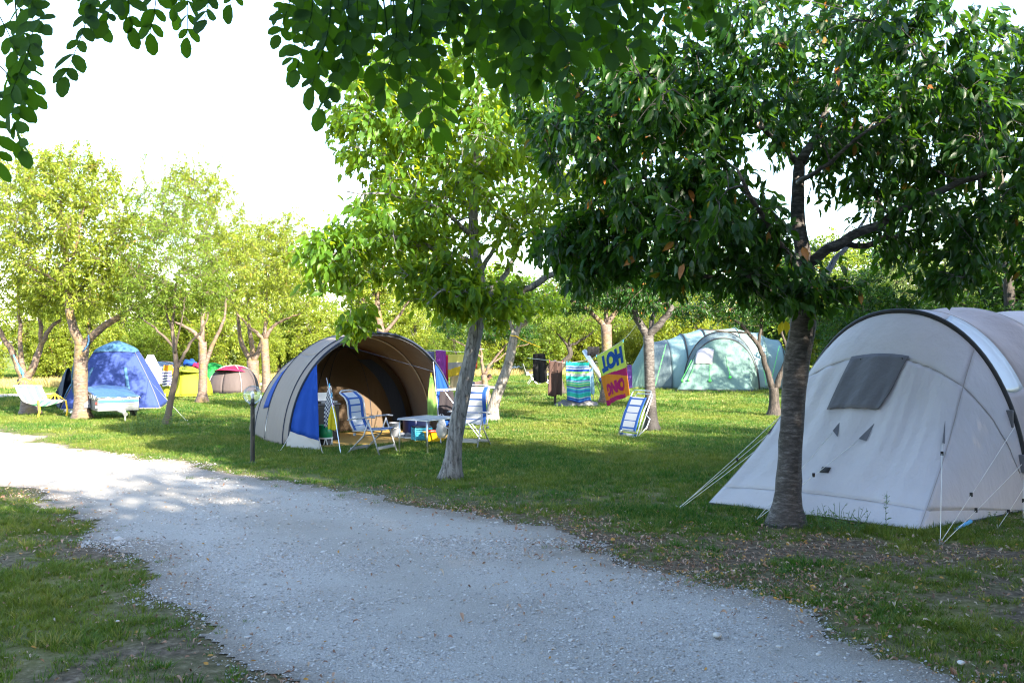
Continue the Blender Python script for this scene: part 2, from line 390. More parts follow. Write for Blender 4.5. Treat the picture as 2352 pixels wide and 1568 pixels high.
# ================================================================== TREES
def leaf_template(kind):
    if kind == 'near':           # pointed, folded on the midrib
        v = [(0,0,0),(0,.35,-.01),(0,.7,-.03),(0,1,-.14),(-.40,.28,.09),(-.42,.60,.06),(.40,.28,.09),(.42,.60,.06)]
        f = [(0,1,4),(1,2,5,4),(2,3,5),(0,6,1),(1,6,7,2),(2,7,3)]
    elif kind == 'oval':         # locust leaflet
        v = [(0,0,0),(0,.35,.0),(0,.75,-.02),(0,1.0,-.05),(-.30,.16,.05),(-.48,.45,.07),(-.40,.80,.03),(.30,.16,.05),(.48,.45,.07),(.40,.80,.03),(-.14,.97,-.03),(.14,.97,-.03)]
        f = [(0,1,5,4),(1,2,6,5),(2,3,10,6),(0,7,8,1),(1,8,9,2),(2,9,11,3)]
    else:                        # far
        v = [(0,0,0),(-.42,.45,.10),(.42,.45,.10),(0,1,-.08),(0,.45,-.02)]
        f = [(0,4,1),(4,3,1),(0,2,4),(4,2,3)]
    return np.array(v, float), f
def leaf_arrays(P, A, Nn, L, W, kind):
    tv, tf = leaf_template(kind)
    A = A/np.linalg.norm(A, axis=1, keepdims=True)
    S = np.cross(A, Nn); S /= (np.linalg.norm(S, axis=1, keepdims=True)+1e-9); U = np.cross(S, A)
    V = P[:,None,:]+tv[None,:,0,None]*(W[:,None,None]*S[:,None,:])+tv[None,:,1,None]*(L[:,None,None]*A[:,None,:])+tv[None,:,2,None]*(L[:,None,None]*U[:,None,:])
    return V, tf
def leaf_object(name, P, A, Nn, L, W, kind, mat, parent, rnd=None):
    n = len(P); V, tf = leaf_arrays(P, A, Nn, L, W, kind); k = V.shape[1]
    off = rootloc(parent) if parent is not None else 0
    V = (V-off).reshape(-1, 3)
    lt = np.array([len(f) for f in tf]); li = np.concatenate([np.array(f) for f in tf])
    loops = (li[None,:]+(np.arange(n)*k)[:,None]).ravel(); tot = np.tile(lt, n); start = np.concatenate([[0], np.cumsum(tot)[:-1]])
    me = bpy.data.meshes.new(name); me.vertices.add(n*k); me.vertices.foreach_set('co', V.ravel())
    me.loops.add(len(loops)); me.loops.foreach_set('vertex_index', loops.astype(np.int32))
    me.polygons.add(len(tot)); me.polygons.foreach_set('loop_start', start.astype(np.int32)); me.polygons.foreach_set('loop_total', tot.astype(np.int32))
    me.polygons.foreach_set('use_smooth', np.ones(len(tot), bool))
    me.update(calc_edges=True); me.materials.append(mat)
    attr(me, 'rnd', np.repeat(RNG.random(n) if rnd is None else rnd, k))
    o = bpy.data.objects.new(name, me); COL.objects.link(o)
    if parent is not None: o.parent = parent
    return o
def smooth_path(pts, n):
    pts = np.asarray(pts, float)
    if len(pts) < 3: 
        t = np.linspace(0, 1, n)[:,None]; return pts[0]*(1-t)+pts[-1]*t
    d = np.concatenate([[0], np.cumsum(np.linalg.norm(np.diff(pts, axis=0), axis=1))]); s = np.linspace(0, d[-1], n)
    P = np.vstack([2*pts[0]-pts[1], pts, 2*pts[-1]-pts[-2]]); out = []
    for q in s:
        i = min(np.searchsorted(d, q, 'right')-1, len(pts)-2); u = (q-d[i])/(d[i+1]-d[i]+1e-9)
        a, b, c, e = P[i], P[i+1], P[i+2], P[i+3]
        out.append(.5*((2*b)+(-a+c)*u+(2*a-5*b+4*c-e)*u*u+(-a+3*b-3*c+e)*u**3))
    return np.array(out)

def make_tree(name, label, d0, trunk, rtrunk, limbs, crowns, n1, n2, per, leaf, lsize, kind='far', barkm='cherry_bark',
              leafm='leaf_cherry', droop=.6, shoots=(), group=None, indiv=0, world=None, cat='tree', nseg=None, clumpy=0.0, fruit=None, spread=.10, sides=10):
    """trunk/limbs: traced (x, y, depth offset); crowns: (x, y, dd, rx, ry, rdepth, weight)"""
    cv = (lambda p: VP(p[0], p[1], d0+(p[2] if len(p) > 2 else 0))) if world is None else (lambda p: np.array(p, float)+np.array(world))
    sc = d0/F if world is None else 1.0
    tp = np.array([cv(p) for p in trunk]); tp[0,2] = -.06
    root = thing(name, label, cat, (tp[0,0], tp[0,1], 0), 0, group)
    n = nseg or max(10, int(len(trunk)*3)); P = smooth_path(tp, n)
    rr = np.interp(np.linspace(0, 1, n), np.linspace(0, 1, len(rtrunk)), rtrunk)
    hz = P[:,2]; flare = 1+.75*np.exp(-np.clip(hz, 0, 9)/.12); rr = rr*flare
    tb = MB().tube(P, rr, 14, wob=.035 if d0 < 22 else .02).build('trunk', M[barkm], root, smooth=True)
    nodes = [P[int(n*.55):]]; rad = [rr[int(n*.55):]]
    for L in limbs:
        pts, r0, r1 = L[0], L[1], L[2]
        Q = smooth_path([cv(p) for p in pts], max(7, 3*len(pts)))
        Q[1:] += RNG.normal(0, .012, (len(Q)-1, 3))
        q = np.linspace(r0, r1, len(Q)); MB().tube(Q, q, sides, wob=.03).build('branch', M[barkm], root, smooth=True)
        nodes.append(Q); rad.append(q)
    nodes = np.vstack(nodes); rad = np.concatenate(rad)
    # targets spread through the crown
    wts = np.array([c[6] for c in crowns], float); wts /= wts.sum()
    def sample(k):
        ci = RNG.choice(len(crowns), k, p=wts); q = RNG.normal(0, 1, (k, 3)); q /= np.linalg.norm(q, axis=1, keepdims=True)
        q *= (RNG.random((k, 1))**(1/2.6))
        out = []
        for i in range(k):
            c = crowns[ci[i]]
            if world is None:
                ctr = VP(c[0], c[1], d0+c[2]); rd = np.array([c[3]*sc, c[5], c[4]*sc])
            else: ctr = np.array(c[:3])+np.array(world); rd = np.array([c[3], c[5], c[4]])
            out.append(ctr+q[i]*rd)
        return np.array(out)
    n2 = int(n2*(1.6 if indiv else 1.5)); per = per*(1.75 if indiv else 1.45)
    tw = MB(); tips = []
    T1 = sample(n1); d1 = np.array([np.min(np.sum((nodes-p)**2, 1)) for p in T1]); T1 = T1[np.argsort(d1)]
    NB = np.zeros((len(nodes)+n1*5+10, 3)); NB[:len(nodes)] = nodes; RB = np.zeros(len(NB)); RB[:len(rad)] = rad; cnt = len(nodes)
    for p in T1:
        i = int(np.argmin(np.sum((NB[:cnt]-p)**2, 1))); a = NB[i]; ln = np.linalg.norm(p-a)
        if ln < .12: continue
        mid = (a+p)/2+np.array([0, 0, .12*ln])+RNG.normal(0, .07*ln, 3); Q = smooth_path([a, mid, p], 5)
        r0 = min(RB[i]*.75, .012+.012*ln) ; q = np.linspace(max(r0, .006), .004, 5)
        tw.tube(Q, q, 5 if d0 < 16 else 4, caps=False); NB[cnt:cnt+4] = Q[1:]; RB[cnt:cnt+4] = q[1:]; cnt += 4
        tips.append((Q[2], Q[4]))
    T2 = sample(n2)
    for p in T2:
        i = int(np.argmin(np.sum((NB[:cnt]-p)**2, 1))); a = NB[i]; v = p-a; ln = np.linalg.norm(v)
        if ln < .03: continue
        if ln > .75: p = a+v*(.75/ln)*RNG.uniform(.7, 1.3); ln = .75
        Q = smooth_path([a, (a+p)/2+RNG.normal(0, .06*ln, 3)+np.array([0,0,.05*ln]), p], 4)
        tw.tube(Q, np.linspace(.005, .0025, 4), 3, caps=False); tips.append((a*.5+Q[1]*.5, Q[3]))
    for s_ in shoots:            # long upright water shoots
        Q = smooth_path([cv(s_[0]), (cv(s_[0])+cv(s_[1]))/2+RNG.normal(0, .08, 3), cv(s_[1])], 8); tw.tube(Q, np.linspace(.014, .004, 8), 4, caps=False)
        for k in range(1, 8): tips.append((Q[k-1], Q[k])); tips.append((Q[k-1]*.5+Q[k]*.5, Q[k]+RNG.normal(0, .05, 3)))
    if tw.n: tag(tw.build('twigs', M['twig' if d0 > 18 else barkm], root, smooth=True), kind='stuff')
    a = np.array([t[0] for t in tips]); b = np.array([t[1] for t in tips]); k = len(tips)
    w_ = RNG.random(k)*clumpy+1
    idx = np.repeat(np.arange(k), np.maximum(1, np.round(per*w_/w_.mean()*RNG.uniform(.5, 1.5, k))).astype(int)); m = len(idx)
    u = RNG.random(m)**.6; P = a[idx]+(b[idx]-a[idx])*u[:,None]+RNG.normal(0, spread*.35, (m, 3))
    dirv = (b-a)[idx]; dirv /= (np.linalg.norm(dirv, axis=1, keepdims=True)+1e-6)
    A = dirv*.55+RNG.normal(0, .55, (m, 3)); A[:,2] -= droop
    Nn = RNG.normal(0, .55, (m, 3)); Nn[:,2] += .8; Nn[:,0] += .2; Nn[:,1] -= .2
    Ls = lsize*RNG.uniform(.65, 1.2, m); Ws = Ls*leaf
    if indiv:                    # the leaves that show largest are parts of their own
        near = np.argsort(P[:,1]-Ls*6)[:indiv] if world is None else np.arange(indiv)
        mask = np.ones(m, bool); mask[near] = False
        shared = []
        for q in range(10):
            me = leaf_object('leaf', np.zeros((1,3)), np.array([[0,1.,0]]), np.array([[0,0,1.]]), np.ones(1), np.array([leaf]), kind, M[leafm], None, np.array([q/10*.9]))
            shared.append(me.data); bpy.data.objects.remove(me)
        for i in near:
            o = bpy.data.objects.new('leaf', shared[int(RNG.integers(10))]); COL.objects.link(o); o.parent = root
            yv = A[i]/np.linalg.norm(A[i]); xv = np.cross(yv, Nn[i]); xv /= np.linalg.norm(xv); zv = np.cross(xv, yv)
            R = Matrix((( xv[0],yv[0],zv[0]),(xv[1],yv[1],zv[1]),(xv[2],yv[2],zv[2])))
            o.rotation_euler = R.to_euler(); o.scale = (Ls[i],)*3; o.location = Vector(P[i]-rootloc(root))
        P, A, Nn, Ls, Ws = P[mask], A[mask], Nn[mask], Ls[mask], Ws[mask]
    tag(leaf_object('crown', P, A, Nn, Ls, Ws, kind, M[leafm], root), kind='stuff')
    return root

# ---- the dark cherry tree beside the white tent
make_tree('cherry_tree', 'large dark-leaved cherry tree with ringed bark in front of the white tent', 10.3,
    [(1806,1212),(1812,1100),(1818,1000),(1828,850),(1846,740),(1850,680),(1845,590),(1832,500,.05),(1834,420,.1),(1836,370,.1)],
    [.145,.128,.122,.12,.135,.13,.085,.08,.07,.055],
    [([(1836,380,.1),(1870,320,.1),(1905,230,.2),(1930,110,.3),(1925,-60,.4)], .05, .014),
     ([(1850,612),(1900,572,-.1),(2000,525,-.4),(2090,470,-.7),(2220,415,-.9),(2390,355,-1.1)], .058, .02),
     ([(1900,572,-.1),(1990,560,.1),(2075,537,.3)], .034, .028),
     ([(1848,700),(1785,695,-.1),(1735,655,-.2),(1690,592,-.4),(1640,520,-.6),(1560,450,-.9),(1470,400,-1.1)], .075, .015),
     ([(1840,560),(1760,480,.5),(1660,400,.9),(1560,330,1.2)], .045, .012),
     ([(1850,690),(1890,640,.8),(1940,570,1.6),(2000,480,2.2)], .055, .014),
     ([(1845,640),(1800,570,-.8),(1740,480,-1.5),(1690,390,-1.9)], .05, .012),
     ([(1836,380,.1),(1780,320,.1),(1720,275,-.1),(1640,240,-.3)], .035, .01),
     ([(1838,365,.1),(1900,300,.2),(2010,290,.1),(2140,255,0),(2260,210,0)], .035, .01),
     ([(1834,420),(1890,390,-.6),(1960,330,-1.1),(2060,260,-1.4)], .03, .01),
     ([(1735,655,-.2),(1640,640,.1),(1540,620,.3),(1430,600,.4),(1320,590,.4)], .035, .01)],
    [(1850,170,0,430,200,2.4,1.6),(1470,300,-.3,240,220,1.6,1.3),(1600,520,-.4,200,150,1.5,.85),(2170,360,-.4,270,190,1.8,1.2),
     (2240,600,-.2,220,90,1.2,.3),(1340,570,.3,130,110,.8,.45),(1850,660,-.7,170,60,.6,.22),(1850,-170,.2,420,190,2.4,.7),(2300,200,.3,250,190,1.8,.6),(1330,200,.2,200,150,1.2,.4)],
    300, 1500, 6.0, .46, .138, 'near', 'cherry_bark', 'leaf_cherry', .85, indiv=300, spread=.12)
# ---- the walnut tree on the lawn
make_tree('walnut_tree', 'pale grey-trunked walnut tree leaning between road and camp table', 13.75,
    [(1034,1106),(1046,1000),(1064,900),(1085,800),(1103,700),(1099,630),(1088,560),(1088,480),(1095,380),(1099,250),(1106,110)],
    [.125,.108,.105,.10,.092,.08,.068,.058,.045,.03,.015],
    [([(1105,692),(1145,672,-.1),(1205,667,-.2),(1262,635,-.35),(1312,585,-.5),(1390,512,-.7),(1450,455,-.8)], .062, .016),
     ([(1108,676),(1150,640,.2),(1176,600,.3),(1188,565,.4)], .055, .02),
     ([(1095,612),(1060,592,-.1),(1020,578,-.2),(960,560,-.4),(880,545,-.5),(800,565,-.6),(720,605,-.6)], .048, .01),
     ([(1088,470),(1030,380,.2),(980,310,.3),(915,255,.4)], .035, .01),
     ([(1090,545),(1000,475,-.5),(900,450,-.8),(800,440,-.8)], .035, .01),
     ([(1095,400),(1150,340,.2),(1220,255,.3),(1260,170,.3)], .032, .01),
     ([(1097,640),(1050,640,-.5),(1010,670,-.9),(980,700,-1.0)], .03, .01),
     ([(1098,640),(1140,560,.9),(1190,480,1.6),(1240,420,2.0)], .04, .01),
     ([(1092,520),(1060,450,.9),(1020,400,1.6)], .03, .01),
     ([(1205,667,-.2),(1190,720,-.4),(1160,740,-.5)], .016, .006),
     ([(1188,565,.4),(1220,535,.5),(1260,525,.5)], .02, .008)],
    [(950,310,.1,200,170,1.3,1.1),(1100,140,.1,270,140,1.6,1.0),(890,545,-.3,170,105,1.0,.8),(750,605,-.5,90,75,.6,.34),
     (1080,430,0,230,200,1.8,1.2),(1260,400,.2,200,220,1.5,1.1),(1105,690,-.5,135,50,.6,.42),(815,735,-.5,45,38,.3,.1),(1200,-70,.2,300,140,1.6,.5),(860,240,0,120,140,1.0,.5),(1000,640,-.5,110,60,.5,.3)],
    220, 1150, 4.7, .50, .148, 'near', 'walnut_bark', 'leaf_walnut', .75, indiv=300, spread=.16)

# ---- orchard trees further back
make_tree('cherry_tree', 'middle cherry tree with blackened foot behind the folded lounger', 21.1,
    [(1498,996),(1494,920),(1491,840),(1489,770)], [.135,.115,.11,.11],
    [([(1489,775),(1462,730,.1),(1448,680,.1),(1430,620,.2),(1405,550,.2)], .09, .03), ([(1490,772),(1522,735,-.1),(1540,712,-.2),(1534,690,-.2)], .085, .06),
     ([(1489,770),(1510,700,.4),(1560,640,.7),(1600,590,.9)], .06, .02), ([(1448,680),(1400,650,-.3),(1330,625,-.4)], .04, .012)],
    [(1455,560,.2,130,100,1.3,1),(1390,640,-.1,100,55,.8,.5),(1560,610,.3,120,80,1.1,.8),(1480,690,-.2,80,40,.6,.3)], 110, 620, 6, .45, .12, 'far', 'cherry_bark_foot', 'leaf_cherry', .8)
make_tree('plum_tree', 'dark forked plum tree on the lawn before the green tunnel tent', 25.4,
    [(1779,957),(1778,915),(1777,890)], [.15,.125,.12],
    [([(1776,895),(1760,840),(1742,795),(1718,765),(1690,735),(1660,715)], .085, .03), ([(1780,892),(1798,850),(1812,815),(1828,780),(1850,745)], .085, .03),
     ([(1742,795),(1748,750),(1752,700)], .05, .02), ([(1812,815),(1800,775),(1790,735)], .045, .02), ([(1718,765),(1650,760,-.2),(1580,752,-.3)], .03, .01)],
    [(1690,690,0,130,50,1.2,1),(1610,715,-.2,90,32,.8,.5),(1800,712,.1,90,42,1.0,.6),(1740,640,.3,170,60,1.4,1)], 120, 700, 6, .5, .10, 'far', 'dark_bark', 'leaf_cherry', .5)
make_tree('walnut_tree', 'young pale-barked tree leaning right with yellow cord round it', 24.0,
    [(1127,968),(1136,925),(1152,880),(1168,835),(1176,795),(1184,762)], [.155,.13,.13,.12,.11,.10],
    [([(1184,765),(1200,745),(1225,715),(1250,690)], .075, .03), ([(1182,770),(1172,740),(1165,690)], .06, .02)],
    [(1210,690,0,110,45,1.0,1),(1150,650,.2,90,60,.9,.6)], 60, 300, 6, .48, .12, 'far', 'pale_bark', 'leaf_walnut', .6)
make_tree('plum_tree', 'small sunlit plum tree forking low beside the lying person', 30.0,
    [(1121,930),(1116,895),(1111,860)], [.14,.10,.09],
    [([(1111,862),(1106,820),(1100,780),(1085,750)], .055, .02), ([(1112,864),(1128,835),(1148,810),(1172,785)], .055, .02), ([(1106,820),(1060,790),(1030,775)], .035, .015), ([(1128,835),(1180,800),(1215,790)], .03, .012)],
    [(1100,745,0,110,38,1.3,1),(1170,760,.2,80,30,1.0,.6)], 60, 320, 6, .5, .10, 'far', 'cherry_bark_sun', 'leaf_cherry', .5)
make_tree('cherry_tree', 'thick cherry trunk right behind the big yellow and orange towel', 30.5,
    [(1392,928),(1393,870),(1394,800),(1392,745)], [.19,.16,.155,.17],
    [([(1391,750),(1365,725),(1335,700),(1300,680)], .09, .03), ([(1393,745),(1420,710),(1450,680)], .09, .03), ([(1392,742),(1395,680,.4),(1400,620,.8)], .07, .03)],
    [(1390,665,.2,140,55,1.6,1),(1310,690,0,80,35,1.0,.5),(1450,690,.4,80,40,1.1,.5)], 90, 480, 6, .46, .13, 'far', 'cherry_bark_sun', 'leaf_cherry', .7)
make_tree('plum_tree', 'crooked dark plum tree behind the brown and striped towels', 36.0,
    [(1292,905),(1284,860),(1292,835),(1310,815),(1306,795)], [.13,.11,.11,.10,.09],
    [([(1306,798),(1288,775),(1272,755)], .06, .02), ([(1307,796),(1340,778),(1372,755)], .06, .02), ([(1306,795),(1310,765),(1318,740)], .045, .02)],
    [(1300,735,0,110,36,1.6,1),(1250,750,.3,70,30,1.2,.5),(1370,735,.2,80,30,1.3,.6)], 70, 420, 6, .5, .11, 'far', 'dark_bark', 'leaf_hedge', .5)
# ---- sunlit grove on the other side of the road
make_tree('cherry_tree', 'sunlit cherry tree holding the hammock by a blue cord', 26.0,
    [(69,955),(62,905),(55,868)], [.20,.17,.18],
    [([(54,872),(40,835),(22,800),(0,760),(-30,700)], .10, .03), ([(58,872),(80,835),(95,790),(115,755),(140,735)], .11, .04), ([(55,868),(48,810),(45,740),(40,640)], .08, .02), ([(95,790),(92,740),(100,660),(120,560)], .06, .02)],
    [(40,560,0,170,170,2.2,1.4),(-60,500,.3,150,180,2.0,.8),(130,680,-.3,90,60,1.0,.35),(60,420,.2,130,90,1.5,.5)], 200, 1250, 7, .44, .118, 'far', 'cherry_bark_sun', 'leaf_orchard', .5,
    shoots=[((35,420),(50,300)),((90,430),(115,345)),((10,400),(-5,310)),((140,420),(150,365))])
make_tree('cherry_tree', 'sunlit cherry tree with sawn-off limb beside the trailer', 24.4,
    [(189,966),(186,910),(185,850),(188,793)], [.19,.165,.165,.17],
    [([(187,800),(172,762),(160,715),(156,660),(148,560),(138,440)], .12, .03), ([(190,796),(218,765),(248,742),(275,727)], .10, .075), ([(156,660),(120,640),(60,610)], .05, .015), ([(160,700),(200,640,.4),(250,560,.6),(290,480,.8)], .06, .015), ([(156,640),(180,540,-.5),(200,440,-.7)], .045, .012)],
    [(170,540,0,180,150,2.0,1.4),(270,560,.2,120,120,1.6,.8),(160,420,.2,120,90,1.5,.7),(230,660,-.2,110,70,1.1,.5)], 220, 1350, 7, .44, .118, 'far', 'cherry_bark_sun', 'leaf_orchard', .5,
    shoots=[((60,430),(72,330)),((130,420),(140,335)),((180,410),(205,330)),((240,440),(262,372)),((160,400),(175,320)),((210,420),(225,365)),((255,450),(275,385)),((110,400),(100,350)),((290,480),(310,400))])
make_tree('plum_tree', 'slender young tree with weeds round its leaning foot', 22.7,
    [(382,982),(390,930),(400,880),(405,845),(401,800),(396,760)], [.085,.07,.068,.065,.05,.04],
    [([(405,850),(425,810),(445,780),(465,755),(480,720)], .045, .015), ([(401,800),(375,770),(345,745),(310,720)], .035, .012), ([(396,762),(400,700),(410,620)], .035, .01), ([(402,815),(412,760,-.3),(425,690,-.5)], .03, .01), ([(397,765),(375,690,.3),(360,620,.4)], .03, .01)],
    [(400,610,0,130,110,1.4,1.3),(340,680,0,80,60,.9,.5),(460,670,0,80,60,.9,.5),(400,480,.3,110,80,1.2,.5)], 170, 900, 6.5, .45, .085, 'far', 'twig', 'leaf_hedge', .4)
make_tree('cherry_tree', 'straight slim cherry tree between the lime and grey dome tents', 30.8,
    [(464,930),(466,870),(466,815),(465,785)], [.155,.135,.13,.125],
    [([(465,790),(452,770),(430,752),(400,740)], .08, .03), ([(467,850),(485,800),(500,765),(514,735),(520,660)], .08, .02), ([(465,785),(468,700,.3),(480,600,.5),(470,480,.6)], .07, .02)],
    [(480,520,.2,110,120,1.8,1.4),(420,480,.2,90,100,1.5,.8),(540,600,0,80,80,1.3,.6),(460,420,.2,80,60,1.2,.4)], 180, 1000, 7, .42, .11, 'far', 'cherry_bark_sun', 'leaf_orchard', .5,
    shoots=[((330,470),(322,380)),((365,450),(372,360)),((430,430),(425,350)),((345,450),(335,350)),((385,440),(412,345)),((440,440),(455,330)),((470,440),(512,355)),((490,470),(500,400)),((420,450),(395,390))])
make_tree('cherry_tree', 'three-stemmed cherry tree behind the grey dome tent', 38.5,
    [(580,900),(581,860),(580,828)], [.27,.23,.23],
    [([(579,832),(565,810),(552,780),(548,740),(540,680)], .12, .03), ([(580,828),(578,790),(572,750),(570,680)], .11, .03), ([(582,832),(596,800),(604,770),(620,720)], .12, .03)],
    [(560,600,0,110,110,2.4,1.2),(640,600,.2,90,100,2.2,.8),(520,680,0,80,50,1.5,.4)], 150, 850, 7, .44, .13, 'far', 'cherry_bark_sun', 'leaf_orchard', .5)
make_tree('cherry_tree', 'straight cherry trunk close to the blue-panelled awning', 36.5,
    [(613,908),(611,850),(608,800),(607,778)], [.17,.15,.145,.14],
    [([(606,782),(590,765),(572,750),(545,720)], .08, .03), ([(608,780),(622,755),(650,735),(690,720)], .08, .025), ([(607,780),(612,700),(618,600)], .07, .02)],
    [(620,590,.1,100,90,2.0,1.2),(680,650,0,80,70,1.6,.8),(600,700,-.3,90,40,1.2,.5),(660,540,.3,60,60,1.4,.4)], 150, 850, 7, .44, .12, 'far', 'cherry_bark_sun', 'leaf_orchard', .5,
    shoots=[((600,540),(600,490)),((650,530),(680,470)),((690,560),(695,500))])
make_tree('cherry_tree', 'leaning sunlit tree rising behind the roof of the awning', 23.6,
    [(898,972),(896,900),(888,820),(872,745),(865,690)], [.14,.12,.11,.09,.07],
    [([(872,745),(840,700),(815,640)], .05, .015), ([(880,770),(920,720),(960,660)], .05, .015), ([(865,690),(880,620),(905,540)], .05, .015), ([(868,700),(850,630,.4),(850,560,.6)], .04, .012)],
    [(890,545,0,110,110,1.3,1.4),(960,640,.2,90,70,1.1,.8),(830,640,.1,70,70,.9,.6)], 140, 700, 7, .44, .115, 'far', 'cherry_bark_sun', 'leaf_orchard', .5)
# ---- row of trees and shrubs closing the field (three builds, copied)
protos = []
for q, (lm, lab, nm) in enumerate([('leaf_hedge', 'bushy yellow-green tree in the row closing the field', 'hedge_tree'), ('leaf_orchard', 'pale sunlit tree in the row closing the field', 'hedge_tree'), ('leaf_dark', 'dense dark green tree in the row closing the field', 'hedge_tree')]):
    protos.append(make_tree(nm, lab, 60, [(0,0,0),(.1,0,1.2),(0,.1,2.6),(.1,0,4.6)], [.22,.18,.13,.05],
        [([(0,0,1.3),(.9,.2,2.4),(1.8,.3,3.4)], .09, .02), ([(0,0,1.5),(-.9,-.3,2.6),(-1.7,-.2,3.8)], .09, .02), ([(0,0,1.8),(.2,-.9,3.0),(.1,-1.6,3.8)], .08, .02), ([(0,0,1.1),(-.2,.9,2.2),(.1,1.7,3.2)], .08, .02)],
        [(0,0,3.6,2.4,2.2,2.4,1.6),(1.3,-.4,2.3,1.5,1.5,1.5,.8),(-1.4,-.2,2.2,1.5,1.6,1.5,.8),(.2,-1.2,1.3,2.2,1.0,1.3,.8),(-.5,.2,5.0,1.3,1.4,1.3,.5)], 120, 700, 8, .5, .19, 'far', 'dark_bark', lm, .35,
        world=(-40+q*4, 62, 0), group=['yellow-green hedge trees', 'pale hedge trees', 'dark hedge trees'][q], spread=.25))
spots = [(17.5,31,1.25,2),(20.5,37,1.5,2),(23,30,1.5,2),(14.5,37,.9,2),(26,34,1.7,2),(19,28,1.0,0),(12.8,46,1.0,2),(-34,50,1.0,0),(-30,46,1.05,1),(-26,45,.95,0),(-22.5,48,1.0,1),(-19,49,.95,0),(-15.5,52,1.0,1),(-12,55,1.0,0),(-8,58,1.05,1),(-4.5,60,1.0,0),(-1,64,1.1,1),(3,70,1.15,0),(7.5,72,1.2,1),(12,70,1.1,0),
    (16,60,1.1,0),(20,54,1.2,2),(23.5,47,1.15,2),(19,40,1.0,2),(16.5,34,1.0,2),(15.8,27.5,.8,2),(22,34,1.4,2),(15,45,1.2,0),(27,40,1.3,2),(18.5,23,.8,2),(-39,44,1.1,1),(10,58,1.0,1),(2,58,.85,0),(13.5,38.5,.72,2),(13.6,30.5,.62,2),(5,62,.9,1),(-3,52,.55,0),(-17,46,.5,0),(-20.5,45,.5,1),(-25,43,.5,0),(-12.5,50,.5,1)]+[(x_, float(np.interp(x_, [-40,-26,-15,-8,0,14,22], [43,43.5,49,56,61,67,60]))+1.5*(-1)**k_, .62+.1*(k_ % 3), k_ % 2) for k_, x_ in enumerate(np.arange(-40, 20, 2.3))]
for i, (x, y, s, q) in enumerate(spots):
    o = protos[q] if not protos[q].get('_used') else copy_tree(protos[q])
    if o is protos[q]: protos[q]['_used'] = 1
    o.location = (x, y, 0); o.scale = (s*1.12, s*1.12, s*RNG.uniform(.9, 1.12)); o.rotation_euler = (0, 0, RNG.uniform(0, 6.28))
for o in COL.objects:
    if '_used' in o: del o['_used']
# feathery locust behind the white tent
make_tree('locust_tree', 'tall feathery pale locust tree rising behind the white tent', 30.0,
    [(2330,905),(2320,700),(2300,450),(2290,250),(2290,120)], [.2,.17,.13,.08,.03],
    [([(2300,450),(2250,350),(2230,250),(2235,150)], .07, .01), ([(2295,350),(2340,250),(2370,150)], .07, .01), ([(2310,560),(2240,480),(2190,420)], .06, .01), ([(2290,250),(2270,160),(2260,60)], .04, .01)],
    [(2290,170,0,90,130,1.6,.55),(2240,330,0,90,90,1.5,.6),(2350,300,0,90,150,1.8,.7),(2270,520,0,170,110,2.2,1.2),(2150,620,.5,130,80,2.0,.9)], 180, 900, 9, .42, .085, 'far', 'dark_bark', 'leaf_pale', .15)
# tall trees standing right of the road, out of view, that shade the near ground
for (x, y, s, q) in [(5.2,0,1.15,2),(3.2,-1.0,1.4,2),(7.2,-1.5,1.5,2),(2.5,-2.8,1.25,2),(8.2,.6,1.4,2),(11,2.5,1.45,2),(9.4,4.2,1.1,2),(12.5,6,1.3,2),(10.5,-2.5,1.6,2),(13.5,-.2,1.65,2),(6.4,-4,1.4,2),(13.2,9.3,1.2,2),(-1.2,-3.8,1.15,2),(15,4,1.5,2),(3,-6,1.4,2)]:
    o = copy_tree(protos[q]); o.location = (x, y, 0); o.scale = (s, s, s*1.1); o.rotation_euler = (0, 0, RNG.uniform(0, 6.28))
    o.name = 'shade_tree'; o['label'] = 'tall dark tree beside the road shading the gravel'; o['group'] = 'shade trees beside the road'
# ---- locust branches hanging over the road from the tree behind the camera
root = thing('locust_tree', 'overhanging locust branches with oval leaflets above the road', 'tree', (-.9, -1.6, 0))
MB().tube(smooth_path([(-.9,-1.6,-.1),(-.95,-1.5,1.2),(-.8,-1.4,2.4),(-.6,-1.1,3.5),(-.4,-.8,4.6)], 14), np.linspace(.2, .10, 14), 12, wob=.04).build('trunk', M['dark_bark'], root, smooth=True)
for pts, r0 in [([(-.65,-1.15,3.3),(-1.0,.3,3.6),(-1.4,1.6,3.45),(-1.6,2.7,3.15)], .05), ([(-.6,-1.1,3.5),(-.3,.4,3.8),(.1,1.7,3.6),(.4,2.9,3.3)], .05), ([(-.5,-1.0,3.8),(.4,.2,4.0),(.9,1.5,3.7),(1.5,2.6,3.25)], .04),([(-1.0,.3,3.6),(-.7,1.5,3.5),(-.5,2.6,3.3)], .03)]:
    MB().tube(smooth_path(pts, 12), np.linspace(r0, .01, 12), 8).build('branch', M['dark_bark'], root, smooth=True)
sprays = []
def spray(x0, y0, x1, y1, d, k=11, s=1.0): sprays.append((x0, y0, x1, y1, d, k, s))
